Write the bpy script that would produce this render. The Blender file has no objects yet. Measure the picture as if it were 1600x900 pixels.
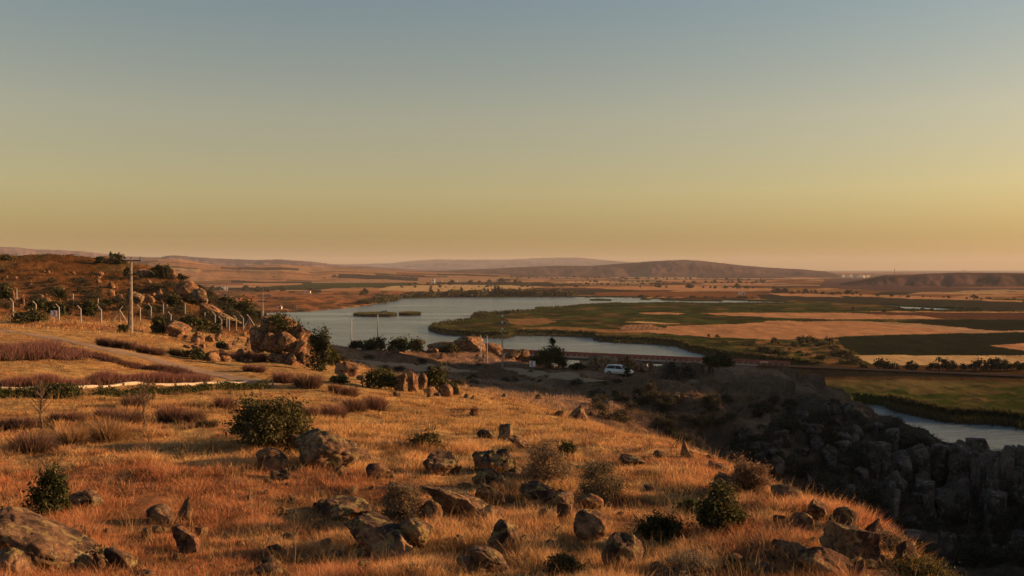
import bpy, bmesh, math, random
import numpy as np
from mathutils import Vector, Matrix

# ------------------------------------------------------------------ camera, sky, sun, exposure
F = 1556.0            # focal length in photo pixels (1600 wide)
HZ = 420.0            # eye level in photo pixels
CAMZ = 40.0           # eye height above the lake
HAZE = 0.34/9000
SUN_EL, SUN_AZ = 12.5, 80.0      # azimuth clockwise from the view direction
scn = bpy.context.scene
cam_d = bpy.data.cameras.new('camera'); cam = bpy.data.objects.new('camera', cam_d)
scn.collection.objects.link(cam); scn.camera = cam
cam.location = (0, 0, CAMZ); cam.rotation_euler = (math.radians(90), 0, 0)
cam_d.sensor_width = 36; cam_d.lens = 36*F/1600; cam_d.shift_y = -(450-HZ)/1600
cam_d.clip_start = 0.1; cam_d.clip_end = 60000

world = bpy.data.worlds.new("World"); scn.world = world; world.use_nodes = True
wn = world.node_tree; wn.nodes.clear()
sky = wn.nodes.new('ShaderNodeTexSky'); sky.sky_type = 'NISHITA'; sky.sun_disc = False
sky.sun_elevation = math.radians(SUN_EL); sky.sun_rotation = math.radians(SUN_AZ)
sky.air_density = 1.0; sky.dust_density = 1.3; sky.ozone_density = 1.5; sky.altitude = 900
bg = wn.nodes.new('ShaderNodeBackground'); bg.inputs['Strength'].default_value = 0.075
wo = wn.nodes.new('ShaderNodeOutputWorld')
tint = wn.nodes.new('ShaderNodeMix'); tint.data_type = 'RGBA'; tint.blend_type = 'MULTIPLY'
tint.inputs[0].default_value = 1.0
ramp = wn.nodes.new('ShaderNodeValToRGB')
tc = wn.nodes.new('ShaderNodeTexCoord'); sep = wn.nodes.new('ShaderNodeSeparateXYZ')
wn.links.new(tc.outputs['Generated'], sep.inputs[0]); wn.links.new(sep.outputs['Z'], ramp.inputs[0])
SKY_STOPS = [(0.0, (0.531, 0.378, 0.184)), (0.03, (0.594, 0.413, 0.209)), (0.077, (0.978, 0.657, 0.343)), (0.15, (1.175, 0.8, 0.487)), (0.27, (0.978, 0.851, 0.649)), (0.6, (0.9, 0.85, 0.75))]
while len(ramp.color_ramp.elements) < len(SKY_STOPS): ramp.color_ramp.elements.new(0.5)
for e, (p, c) in zip(ramp.color_ramp.elements, SKY_STOPS): e.position = p; e.color = (*c, 1)
wn.links.new(sky.outputs[0], tint.inputs[6]); wn.links.new(ramp.outputs[0], tint.inputs[7])
wn.links.new(tint.outputs[2], bg.inputs[0]); wn.links.new(bg.outputs[0], wo.inputs[0])

sun_d = bpy.data.lights.new('sun', 'SUN'); sun_d.energy = 5.0; sun_d.angle = math.radians(0.6)
sun_d.color = (1.0, 0.56, 0.26)
sun = bpy.data.objects.new('sun', sun_d); scn.collection.objects.link(sun)
_e, _a = math.radians(SUN_EL), math.radians(SUN_AZ)
SUNV = Vector((math.cos(_e)*math.sin(_a), math.cos(_e)*math.cos(_a), math.sin(_e)))
sun.rotation_euler = SUNV.to_track_quat('Z', 'Y').to_euler()
scn.view_settings.view_transform = 'Standard'; scn.view_settings.look = 'None'
scn.view_settings.gamma = 1; scn.view_settings.use_curve_mapping = False
scn.view_settings.exposure = 1.0
scn.cycles.volume_step_rate = 1.0
scn.cycles.max_bounces = 6; scn.cycles.diffuse_bounces = 3; scn.cycles.volume_bounces = 0
scn.cycles.transparent_max_bounces = 8; scn.cycles.caustics_reflective = False

# ------------------------------------------------------------------ helpers
COL = scn.collection
def tag(o, label=None, cat=None, group=None, kind=None):
    if label: o['label'] = label
    if cat: o['category'] = cat
    if group: o['group'] = group
    if kind: o['kind'] = kind
    return o
def empty(name, loc=(0, 0, 0), rz=0):
    o = bpy.data.objects.new(name, None); COL.objects.link(o)
    o.location = loc; o.rotation_euler = (0, 0, rz); o.empty_display_size = 0.2
    return o
def link(name, me, parent=None):
    o = bpy.data.objects.new(name, me); COL.objects.link(o)
    if parent: o.parent = parent
    return o
def copy_tree(o, parent=None):
    c = o.copy(); COL.objects.link(c); c.parent = parent
    for ch in [k for k in bpy.data.objects if k.parent == o]: copy_tree(ch, c)
    return c
def np_mesh(name, V, quads=None, tris=None, mats=(), col=None, smooth=True, qmat=None, tmat=None):
    """vertices (n,3), quads (m,4), tris (k,3); col = per-vertex rgb"""
    V = np.asarray(V, np.float32)
    q = np.zeros((0, 4), np.int32) if quads is None else np.asarray(quads, np.int32)
    t = np.zeros((0, 3), np.int32) if tris is None else np.asarray(tris, np.int32)
    me = bpy.data.meshes.new(name)
    me.vertices.add(len(V)); me.vertices.foreach_set('co', V.ravel())
    idx = np.concatenate([q.ravel(), t.ravel()]).astype(np.int32)
    tot = np.concatenate([np.full(len(q), 4), np.full(len(t), 3)]).astype(np.int32)
    st = np.concatenate([[0], np.cumsum(tot)[:-1]]).astype(np.int32)
    me.loops.add(len(idx)); me.loops.foreach_set('vertex_index', idx)
    me.polygons.add(len(tot)); me.polygons.foreach_set('loop_start', st); me.polygons.foreach_set('loop_total', tot)
    if smooth: me.polygons.foreach_set('use_smooth', np.ones(len(tot), bool))
    if qmat is not None or tmat is not None:
        mi = np.concatenate([qmat if qmat is not None else np.zeros(len(q)), tmat if tmat is not None else np.zeros(len(t))]).astype(np.int32)
        me.polygons.foreach_set('material_index', mi)
    me.update(calc_edges=True)
    if col is not None:
        a = me.color_attributes.new('Col', 'FLOAT_COLOR', 'POINT')
        c4 = np.ones((len(V), 4), np.float32); c4[:, :3] = col
        a.data.foreach_set('color', c4.ravel())
    for m in mats: me.materials.append(m)
    me.validate()
    return me
class MB:
    """collects boxes, bars and tubes into one mesh"""
    def __init__(s): s.v = []; s.f = []; s.m = []
    def _add(s, vs, fs, m=0):
        b = len(s.v); s.v += [tuple(v) for v in vs]; s.f += [tuple(b+i for i in f) for f in fs]; s.m += [m]*len(fs)
    def box(s, c, sz, rz=0, m=0, top=1.0):
        hx, hy, hz = [a/2 for a in sz]; R = Matrix.Rotation(rz, 3, 'Z'); vs = []
        for k in (-1, 1):
            t = top if k > 0 else 1
            for (a, b) in ((-1, -1), (1, -1), (1, 1), (-1, 1)):
                vs.append(Vector(c)+R @ Vector((a*hx*t, b*hy*t, k*hz)))
        s._add(vs, [(3, 2, 1, 0), (4, 5, 6, 7), (0, 1, 5, 4), (1, 2, 6, 5), (2, 3, 7, 6), (3, 0, 4, 7)], m)
    def tube(s, p, q, r0, r1=None, n=8, m=0):
        p, q = Vector(p), Vector(q); r1 = r0 if r1 is None else r1
        d = (q-p).normalized(); a = d.orthogonal().normalized(); b = d.cross(a); vs = []
        for c, r in ((p, r0), (q, r1)):
            for i in range(n):
                t = 2*math.pi*i/n; vs.append(c+(a*math.cos(t)+b*math.sin(t))*r)
        s._add(vs, [(i, (i+1) % n, n+(i+1) % n, n+i) for i in range(n)]+[tuple(range(n))[::-1], tuple(range(n, 2*n))], m)
    def prism(s, pts, y0, y1, m=0, ins=0.0):
        """side outline pts (x,z) extruded along y"""
        n = len(pts); vs = [(x, y0, z) for x, z in pts]+[(x, y1, z) for x, z in pts]
        s._add(vs, [tuple(range(n)), tuple(range(2*n-1, n-1, -1))]+[(i+n, (i+1) % n+n, (i+1) % n, i) for i in range(n)], m)
    def build(s, name, mats, parent=None, smooth=False):
        me = bpy.data.meshes.new(name); me.from_pydata(s.v, [], s.f)
        mats = mats if isinstance(mats, (list, tuple)) else [mats]
        for m in mats: me.materials.append(m)
        me.polygons.foreach_set('material_index', s.m)
        bm = bmesh.new(); bm.from_mesh(me); bmesh.ops.recalc_face_normals(bm, faces=bm.faces); bm.to_mesh(me); bm.free()
        if smooth: me.polygons.foreach_set('use_smooth', [True]*len(me.polygons))
        return link(name, me, parent)

# vectorised value noise
def _h(ix, iy, iz, s):
    h = (ix.astype(np.int64)*374761393+iy.astype(np.int64)*668265263+iz.astype(np.int64)*2147483647+s*1274126177) & 0xffffffff
    h = ((h ^ (h >> 13))*1274126177) & 0xffffffff; h = h ^ (h >> 16)
    return (h & 0xffff)/65535.0
def vnoise(x, y, z=0.0, seed=0):
    x = np.asarray(x, float); y = np.asarray(y, float); z = np.zeros_like(x)+z
    ix, iy, iz = np.floor(x), np.floor(y), np.floor(z); fx, fy, fz = x-ix, y-iy, z-iz
    fx, fy, fz = [f*f*f*(f*(f*6-15)+10) for f in (fx, fy, fz)]
    r = 0
    for a in (0, 1):
        wx = fx if a else 1-fx
        for b in (0, 1):
            wy = fy if b else 1-fy
            for c in (0, 1):
                wz = fz if c else 1-fz
                r = r+wx*wy*wz*_h(ix+a, iy+b, iz+c, seed)
    return r*2-1
def fbm(x, y, z=0.0, seed=0, o=4, g=0.5, lac=2.03):
    r = 0; a = 1
    x = np.asarray(x, float)
    for i in range(o):
        r = r+a*vnoise(x, y, z, seed+i*17); a *= g; x = x*lac+5.3; y = np.asarray(y)*lac+1.7; z = np.asarray(z)*lac+3.1
    return r
def sstep(a, b, x):
    t = np.clip((x-a)/(b-a), 0, 1); return t*t*(3-2*t)
def flat(px, py, z=0.0):
    """point on the level z seen at photo pixel (px,py)"""
    d = (CAMZ-z)*F/(py-HZ); return ((px-800)/F*d, d, z)

# ------------------------------------------------------------------ materials
class NT:
    def __init__(s, name):
        s.mat = bpy.data.materials.new(name); s.mat.use_nodes = True; s.t = s.mat.node_tree; s.t.nodes.clear()
        s.out = s.n('ShaderNodeOutputMaterial')
    def n(s, k, **kw):
        nd = s.t.nodes.new(k)
        for a, v in kw.items():
            if hasattr(nd, a): setattr(nd, a, v)
        return nd
    def l(s, a, b): s.t.links.new(a, b)
    def noise(s, vec, scale, detail=5, rough=0.55, dist=0):
        n = s.n('ShaderNodeTexNoise'); n.inputs['Scale'].default_value = scale; n.inputs['Detail'].default_value = detail
        n.inputs['Roughness'].default_value = rough; n.inputs['Distortion'].default_value = dist
        if vec is not None: s.l(vec, n.inputs['Vector'])
        return n.outputs['Fac']
    def ramp(s, fac, stops):
        r = s.n('ShaderNodeValToRGB'); el = r.color_ramp.elements
        while len(el) < len(stops): el.new(0.5)
        for e, (p, c) in zip(el, stops): e.position = p; e.color = (*(c if isinstance(c, tuple) else (c, c, c)), 1)
        s.l(fac, r.inputs[0]); return r.outputs[0]
    def mix(s, f, a, b, mode='MIX'):
        m = s.n('ShaderNodeMix'); m.data_type = 'RGBA'; m.blend_type = mode
        for i, v in ((0, f), (6, a), (7, b)):
            if hasattr(v, 'node'): s.l(v, m.inputs[i])
            elif i == 0: m.inputs[0].default_value = v
            else: m.inputs[i].default_value = (*v, 1)
        return m.outputs[2]
    def bump(s, h, strength, dist, prev=None):
        b = s.n('ShaderNodeBump'); b.inputs['Strength'].default_value = strength; b.inputs['Distance'].default_value = dist
        s.l(h, b.inputs['Height'])
        if prev is not None: s.l(prev, b.inputs['Normal'])
        return b.outputs[0]
    def bsdf(s, col, rough=0.9, normal=None, spec=0.25, metal=0.0, **kw):
        b = s.n('ShaderNodeBsdfPrincipled')
        if hasattr(col, 'node'): s.l(col, b.inputs['Base Color'])
        else: b.inputs['Base Color'].default_value = (*col, 1)
        if hasattr(rough, 'node'): s.l(rough, b.inputs['Roughness'])
        else: b.inputs['Roughness'].default_value = rough
        b.inputs['Specular IOR Level'].default_value = spec; b.inputs['Metallic'].default_value = metal
        if normal is not None: s.l(normal, b.inputs['Normal'])
        s.l(b.outputs[0], s.out.inputs[0]); return b
def vec(t, kind='Object', scale=None):
    c = t.n('ShaderNodeTexCoord') if kind in ('Object', 'Generated') else t.n('ShaderNodeNewGeometry')
    o = c.outputs[kind]
    if scale:
        m = t.n('ShaderNodeMapping'); m.inputs['Scale'].default_value = scale; t.l(o, m.inputs[0]); o = m.outputs[0]
    return o
def attr(t):
    a = t.n('ShaderNodeAttribute'); a.attribute_name = 'Col'; return a.outputs['Color']

def mat_rock(name, tan=(0.41, 0.235, 0.13), dark=(0.065, 0.045, 0.036), lich=(0.42, 0.33, 0.13), sc=1.0):
    t = NT(name); v = vec(t)
    oi = t.n('ShaderNodeObjectInfo'); add = t.n('ShaderNodeVectorMath', operation='ADD'); t.l(v, add.inputs[0])
    cmb = t.n('ShaderNodeCombineXYZ'); mul = t.n('ShaderNodeMath', operation='MULTIPLY'); mul.inputs[1].default_value = 37.0
    t.l(oi.outputs['Random'], mul.inputs[0]); t.l(mul.outputs[0], cmb.inputs[0]); t.l(cmb.outputs[0], add.inputs[1]); v = add.outputs[0]
    n1 = t.noise(v, 1.3*sc, 8, 0.65, 0.3); n2 = t.noise(v, 6*sc, 8, 0.7); n3 = t.noise(v, 40*sc, 4, 0.7)
    c = t.mix(t.ramp(n1, [(0.42, 0.0), (0.60, 1.0)]), dark, tan)
    c = t.mix(t.ramp(n2, [(0.36, 0.85), (0.52, 0.0)]), c, dark)
    c = t.mix(t.ramp(t.noise(v, 3.1*sc, 7, 0.7, 0.6), [(0.53, 0.0), (0.58, 0.75)]), c, lich)
    c = t.mix(t.ramp(t.noise(v, 5.3*sc, 6, 0.7, 0.2), [(0.61, 0.0), (0.66, 0.7)]), c, (0.55, 0.46, 0.33))
    c = t.mix(0.55, c, t.ramp(n3, [(0.25, 0.45), (0.75, 1.0)]), 'MULTIPLY')
    gg = t.n('ShaderNodeNewGeometry'); sz = t.n('ShaderNodeSeparateXYZ'); t.l(gg.outputs['Normal'], sz.inputs[0])
    ad = t.n('ShaderNodeMath', operation='ADD'); t.l(sz.outputs['Z'], ad.inputs[0]); t.l(t.noise(v, 2.2*sc, 6, 0.75, 0.4), ad.inputs[1])
    c = t.mix(t.ramp(ad.outputs[0], [(1.1, 0.0), (1.3, 0.55)]), c, tuple(x*1.3 for x in dark))
    vo = t.n('ShaderNodeTexVoronoi'); vo.feature = 'DISTANCE_TO_EDGE'; vo.inputs['Scale'].default_value = 0.42*sc
    wv = t.n('ShaderNodeVectorMath', operation='ADD'); nn = t.n('ShaderNodeTexNoise'); nn.inputs['Scale'].default_value = 2*sc
    t.l(v, nn.inputs['Vector']); t.l(v, wv.inputs[0]); t.l(nn.outputs['Color'], wv.inputs[1]); t.l(wv.outputs[0], vo.inputs['Vector'])
    crack = t.ramp(vo.outputs['Distance'], [(0.0, 0.0), (0.018, 1.0)])
    c = t.mix(t.ramp(vo.outputs['Distance'], [(0.0, 0.7), (0.014, 0.0)]), c, (0.03, 0.022, 0.018))
    nb = t.bump(crack, 0.6, 0.06/sc); nb = t.bump(n1, 0.8, 0.3/sc, nb); nb = t.bump(n2, 1.0, 0.16/sc, nb); nb = t.bump(n3, 0.8, 0.03/sc, nb)
    t.bsdf(c, 0.92, nb, 0.15); return t.mat
def mat_attr(name, rough=0.9, transl=0.0, nscale=0, nmul=(0.6, 1.25), bump=None, spec=0.15):
    t = NT(name); c = attr(t); nb = None
    if nscale:
        v = vec(t, 'Position'); n = t.noise(v, nscale, 6, 0.65)
        c = t.mix(1.0, c, t.ramp(n, [(0.3, nmul[0]), (0.7, nmul[1])]), 'MULTIPLY')
        if bump: nb = t.bump(n, bump[0], bump[1])
    b = t.bsdf(c, rough, nb, spec)
    if transl:
        tr = t.n('ShaderNodeBsdfTranslucent'); t.l(c, tr.inputs[0]); ms = t.n('ShaderNodeMixShader'); ms.inputs[0].default_value = transl
        t.l(b.outputs[0], ms.inputs[1]); t.l(tr.outputs[0], ms.inputs[2]); t.l(ms.outputs[0], t.out.inputs[0])
    return t.mat
def mat_plain(name, col, rough=0.7, spec=0.3, metal=0.0, ns=6.0, amt=0.25, bump=0.1):
    t = NT(name); v = vec(t); n = t.noise(v, ns, 6, 0.6)
    c = t.mix(1.0, col, t.ramp(n, [(0.3, 1-amt), (0.7, 1.0)]), 'MULTIPLY')
    t.bsdf(c, rough, t.bump(n, bump, 0.01), spec, metal); return t.mat

M_ROCK = mat_rock('granite')
M_ROCK2 = mat_rock('reddish_granite', tan=(0.43, 0.215, 0.11), dark=(0.09, 0.05, 0.036), lich=(0.45, 0.31, 0.13))
M_ROCKD = mat_rock('shaded_granite', tan=(0.20, 0.145, 0.118), dark=(0.06, 0.047, 0.04), lich=(0.22, 0.18, 0.12), sc=0.6)  # granite with darker colours that deepen the shade of ravine and ledge
M_LEAF = mat_attr('leaves', 0.75, 0.3)
M_GRASS = mat_attr('dry_grass', 0.85, 0.4)
M_BARK = mat_plain('bark', (0.13, 0.09, 0.06), 0.95, 0.1, ns=20, amt=0.5, bump=0.5)
M_CONC = mat_plain('pale_concrete', (0.42, 0.36, 0.29), 0.9, 0.2, ns=8, amt=0.3)
M_STEEL = mat_plain('galvanised_steel', (0.36, 0.34, 0.32), 0.5, 0.4, 0.6, ns=10, amt=0.3)
M_WHITE = mat_plain('white_paint', (0.8, 0.79, 0.76), 0.5, 0.4, ns=4, amt=0.12)
M_RED = mat_plain('red_paint', (0.5, 0.04, 0.03), 0.5, 0.4, ns=4, amt=0.2)
M_DARK = mat_plain('dark_metal', (0.05, 0.05, 0.05), 0.6, 0.3, ns=8, amt=0.3)
M_ROOF = mat_plain('red_roof_tiles', (0.38, 0.12, 0.06), 0.85, 0.2, ns=3, amt=0.35)
M_KERB = mat_plain('dusty_kerb', (0.5, 0.42, 0.32), 0.95, 0.1, ns=3, amt=0.35)
M_WALL = mat_plain('whitewashed_wall', (0.75, 0.7, 0.62), 0.9, 0.2, ns=0.6, amt=0.2)
M_GLASS = mat_plain('dark_glass', (0.02, 0.022, 0.025), 0.08, 0.6, ns=1, amt=0.1, bump=0.0)
M_RUBBER = mat_plain('tyre_rubber', (0.02, 0.02, 0.02), 0.9, 0.2, ns=9, amt=0.3)
M_GIRDER = mat_plain('red_oxide_paint', (0.27, 0.09, 0.07), 0.7, 0.3, ns=1.5, amt=0.45)
M_ASPH = mat_plain('gravel_track', (0.36, 0.24, 0.145), 0.95, 0.1, ns=3.0, amt=0.45, bump=0.6)
# ------------------------------------------------------------------ the near hillside, as surveyed points (px, py, distance)
CP = [ # lit slope in front
 (0,900,17),(400,900,18),(800,900,18),(1150,900,17),(1400,900,17.5),(0,800,23.5),(400,800,24.5),(800,800,24),(1150,800,23.5),
 (0,700,31),(400,700,32),(600,700,34),(800,700,36),(1000,740,29.5),(0,640,41),(300,640,44),(0,612,48),(430,602,62),(500,640,48),
 (600,620,60),(700,640,55),(850,660,50),
 (1435,882,18.4),(1335,818,24),(1250,784,29),(1180,752,35),(1110,726,40),(1050,702,46),(900,655,62),(700,609,86),(600,585,98),
 (0,520,90),(200,555,78),(320,585,72),(120,500,116),(20,495,120),(220,505,120),(300,515,124),(400,520,128),(440,562,90),(480,570,88),(380,560,92),
 # the rocky hill on the left
 (0,404,232),(100,402,232),(160,407,225),(215,414,215),(250,424,205),(300,447,190),(330,470,175),(370,495,158),(395,508,146),
 (100,450,168),(0,450,168),(220,462,158),(200,430,195),
 # valley behind, in shade
 (520,548,135),(600,545,185),(740,553,222),(860,572,192),(985,580,160),(1050,580,172),(1150,580,190),(1230,585,190),
 (650,585,135),(900,600,135),(800,604,130),(800,622,92),(1100,600,150),(1000,620,112),(900,632,95),(700,572,170),
 # ravine
 (1100,640,105),(1200,650,120),(1300,612,180),(1330,640,165),(1400,674,145),(1480,706,126),(1530,724,114),(1580,738,108),(1640,755,104),
 (1200,705,86),(1300,690,112),(1300,765,92),(1400,735,110),(1400,790,92),(1480,738,110),(1480,850,100),(1560,768,102),(1560,860,92),(1400,850,80),(1500,890,80),
]
CZ = [ # (px, distance, height): ground hidden from here
 (800,2.2,37.9),(-1500,1.5,38.1),(3000,1.5,37.8),(-8000,0.5,38.2),(9600,0.5,37.5),(-1500,4,37.2),(3000,4,36.6),(-8000,2.5,37.5),(9600,2.5,35),
 (0,6,36.8),(800,6,37.2),(1600,6,36.6),(-600,10,35.8),(2300,8,35),(-600,30,34.6),(-400,100,36),(-400,230,46),(-400,165,41),(2600,20,30),(-2500,12,36),(-2500,100,40),
 (1600,12,34.6),(1560,17,33.4),(1520,20,32.5),(1425,24,32.7),(1750,16,32.4),(1900,25,30),(1700,25,30.5),(1560,30,27),(1900,60,20),(2300,60,22),(2300,120,12),(1900,110,14),(1750,170,6),
 (1500,26,29.5),(1450,40,26),(1500,60,19),(1330,40,27),(1330,60,20.5),(1230,50,26.5),(1180,55,26.5),(1120,70,25),(1040,66,27),(980,80,27),(900,80,28.2),
 (-400,330,30),(0,330,25),(200,320,22),(350,260,18),(430,220,16),(0,480,2),(300,420,0),(-400,520,0),
 (520,190,22.5),(520,260,8),(600,270,9),(740,285,4),(860,270,8),(985,240,9),(1100,260,8),(1230,250,6),(1330,225,6),(1430,200,4),(1520,170,4),(1600,150,5),(1700,140,5),
 (500,340,-3),(700,350,-3),(860,350,-2),(1000,330,-3),(1150,340,-3),(1300,300,-3),(1430,250,-3),(1520,215,-3),(1640,190,-3),(1900,180,0),(2300,190,2),
 (400,600,-4),(700,600,-4),(1000,600,-4),(1300,600,-4),(1600,500,-4),(2300,450,-4),(-600,700,-4),(100,650,-4),(1600,300,-4),(1900,300,-4),
]
_pts = np.array([((p-800)/F*d, d, CAMZ-(y-HZ)/F*d) for p, y, d in CP]+[((p-800)/F*d, d, z) for p, d, z in CZ])
def _uv(x, y):
    r = np.hypot(x, y); return np.arctan2(x, y)*2.2, np.log(np.maximum(r, 1.0))
_u, _v = _uv(_pts[:, 0], _pts[:, 1]); _n = len(_u)
def _ker(du, dv):
    r2 = du*du+dv*dv+1e-9; return r2*np.log(r2)*0.5
_A = np.zeros((_n+3, _n+3)); _A[:_n, :_n] = _ker(_u[:, None]-_u, _v[:, None]-_v)+np.eye(_n)*2e-4
_A[:_n, _n] = 1; _A[:_n, _n+1] = _u; _A[:_n, _n+2] = _v; _A[_n:, :_n] = _A[:_n, _n:].T
_w = np.linalg.solve(_A, np.concatenate([_pts[:, 2], [0, 0, 0]]))
def base_h(x, y):
    x = np.asarray(x, float); y = np.asarray(y, float); sh = x.shape; x = x.ravel(); y = y.ravel(); out = np.empty(len(x))
    for i in range(0, len(x), 60000):
        u, v = _uv(x[i:i+60000], y[i:i+60000])
        out[i:i+60000] = _ker(u[:, None]-_u, v[:, None]-_v) @ _w[:_n]+_w[_n]+_w[_n+1]*u+_w[_n+2]*v
    return out.reshape(sh)
def rugged(x, y, z0):
    """0 on the smooth grass slope, 1 in the ravine and on the rocky hill"""
    r = np.hypot(x, y); px = 800+F*x/np.maximum(y, 1)
    rav = sstep(30.5, 27, z0)*sstep(35, 60, r)
    hill = sstep(118, 150, r)*sstep(430, 380, px)
    return np.clip(np.maximum(rav*0.9, hill*0.8), 0, 1)
def hgt(x, y):
    x = np.asarray(x, float); y = np.asarray(y, float); z = base_h(x, y)
    rg = rugged(x, y, z); r = np.hypot(x, y)
    d = 0.09*fbm(x/1.9, y/1.9, seed=3, o=3)+0.07*fbm(x/7, y/7, seed=9, o=2)
    big = 1.1*fbm(x/7, y/9, seed=21, o=4, g=0.55)
    t = 1-np.abs(fbm(x/13, y/13, seed=31, o=3))
    road = np.clip(np.abs(x-30)/60, 0, 1)
    px = 800+F*x/np.maximum(y, 1)
    ravm = sstep(930, 1080, px)*sstep(56, 75, r)
    ledge = np.round(z/2.2+0.4*fbm(x/6, y/6, seed=51, o=2))*2.2-z
    return z+d*sstep(4, 12, r)+rg*(big*0.5+0.5*(t-0.6))+rg*ravm*(big*0.7+0.75*ledge)
def hgt1(x, y): return float(hgt(np.array([x]), np.array([y]))[0])
_ds = np.geomspace(7, 520, 1400)
def hit(px, py, dmin=7):
    """where the line of sight through a photo pixel meets the hillside"""
    x = (px-800)/F*_ds; z = CAMZ-(py-HZ)/F*_ds; h = hgt(x, _ds)
    k = np.where((h >= z) & (_ds > dmin) & (_ds < 400) & (h > 0.5))[0]
    if len(k) == 0: return None if py > 640 or py < 380 else hit(px, py+2.5, dmin)
    k = k[0]; return (x[k], _ds[k], h[k])
def at_d(px, d):
    x = (px-800)/F*d; return (x, d, hgt1(x, d))

STRAW, RUST, SOIL, GREY, OLIVE = [np.array(c) for c in ((0.64, 0.40, 0.165), (0.45, 0.20, 0.088), (0.22, 0.12, 0.06), (0.17, 0.13, 0.10), (0.105, 0.10, 0.04))]
def tone(x, y):
    """colour of the dry cover at a spot of the hillside"""
    x = np.asarray(x, float); y = np.asarray(y, float); r = np.hypot(x, y); px = 800+F*x/np.maximum(y, 1)
    n = 0.8*fbm(x/4.5, y/4.5, seed=5, o=4)+0.6*fbm(x/1.1, y/1.1, seed=55, o=3); m = fbm(x/14, y/14, seed=77, o=3)
    k = sstep(-0.8, 0.7, n+0.3*m-0.55*sstep(34, 20, r)+0.1)[..., None]
    c = RUST*(1-k)+STRAW*k
    pale = (sstep(34, 44, r)*sstep(118, 100, r))[..., None]; c = c*(1-0.6*pale)+np.array((0.47, 0.30, 0.11))*0.6*pale
    hill = (sstep(118, 140, r)*sstep(480, 400, px))[..., None]
    hc = np.array((0.21, 0.095, 0.035))*(0.75+0.5*sstep(-0.4, 0.5, m))[..., None]
    g = sstep(0.1, 0.7, fbm(x/10, y/10, seed=91, o=3))[..., None]; hc = hc*(1-0.5*g)+OLIVE*0.5*g
    c = c*(1-hill)+hc*hill
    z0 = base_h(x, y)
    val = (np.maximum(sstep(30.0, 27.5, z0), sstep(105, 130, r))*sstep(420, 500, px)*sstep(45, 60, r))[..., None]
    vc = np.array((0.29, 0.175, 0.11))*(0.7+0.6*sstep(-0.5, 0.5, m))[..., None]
    rv = (sstep(950, 1120, px)*sstep(56, 70, r)*sstep(24.5, 21, z0)*sstep(175, 150, r))[..., None]; vc = vc*(1-rv)+np.array((0.115, 0.085, 0.055))*rv  # ravine ground coloured darker to deepen its shade
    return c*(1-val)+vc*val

def polar_grid(th, rr):
    T, R = np.meshgrid(th, rr); x = R*np.sin(T); y = R*np.cos(T); nr, nt = T.shape
    i = np.arange(nr*nt).reshape(nr, nt)
    q = np.stack([i[:-1, :-1], i[:-1, 1:], i[1:, 1:], i[1:, :-1]], -1).reshape(-1, 4)
    return x, y, q
th = np.concatenate([np.radians(np.linspace(-80, -31, 60))[:-1], np.radians(np.linspace(-31, 31, 860)), np.radians(np.linspace(31, 80, 60))[1:]])
rr = np.concatenate([np.geomspace(2.5, 14, 60)[:-1], np.geomspace(14, 260, 620), np.geomspace(260, 560, 60)[1:]])
x, y, q = polar_grid(th, rr); z = hgt(x.ravel(), y.ravel())
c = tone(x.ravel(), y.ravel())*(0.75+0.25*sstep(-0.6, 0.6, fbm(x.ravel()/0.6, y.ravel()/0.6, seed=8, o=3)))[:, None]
t = NT('hillside_soil'); a_ = attr(t); v_ = vec(t, 'Position')
n_ = t.noise(v_, 2.5, 8, 0.7); n2_ = t.noise(v_, 14.0, 5, 0.7)
geo = t.n('ShaderNodeNewGeometry'); sp = t.n('ShaderNodeSeparateXYZ'); t.l(geo.outputs['Normal'], sp.inputs[0])
steep = t.ramp(sp.outputs['Z'], [(0.55, 1.0), (0.82, 0.0)])
c_ = t.mix(1.0, a_, t.ramp(n_, [(0.3, 0.5), (0.68, 1.15)]), 'MULTIPLY')
c_ = t.mix(0.7, c_, t.ramp(n2_, [(0.3, 0.5), (0.7, 1.1)]), 'MULTIPLY')
rk = t.ramp(t.noise(v_, 0.9, 8, 0.7), [(0.35, (0.03, 0.026, 0.022)), (0.65, (0.12, 0.09, 0.07))])
c_ = t.mix(steep, c_, rk)
nb_ = t.bump(n_, 0.7, 0.18); nb_ = t.bump(n2_, 0.6, 0.04, nb_)
t.bsdf(c_, 1.0, nb_, 0.0); M_SOIL = t.mat
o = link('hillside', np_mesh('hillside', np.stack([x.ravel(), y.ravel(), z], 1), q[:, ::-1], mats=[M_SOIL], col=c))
tag(o, kind='structure')
# the shoulder of the same hill right of the frame: it shades the valley and the ravine
RX, RY = np.meshgrid(np.linspace(60, 520, 150), np.linspace(-260, 330, 150))
RIDGE = 92.0
def ridge_h(x, y):
    yy = sstep(262, 215, y)*sstep(-230, -120, y)
    low = 0.85+0.15*sstep(140, 168, y)
    return -6+(RIDGE*low+6+2.5*fbm(x/25, y/25, seed=61, o=4))*np.exp(-((x-255)/62)**2)*yy+1.5*fbm(x/12, y/12, seed=62, o=3)
RZ = ridge_h(RX, RY); i = np.arange(150*150).reshape(150, 150)
q = np.stack([i[:-1, :-1], i[:-1, 1:], i[1:, 1:], i[1:, :-1]], -1).reshape(-1, 4)
V = np.stack([RX.ravel(), RY.ravel(), RZ.ravel()], 1)
o = link('ridge', np_mesh('ridge', V, q, mats=[M_SOIL], col=np.tile(np.array((0.2, 0.12, 0.06)), (len(V), 1)))); tag(o, kind='structure')
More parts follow.
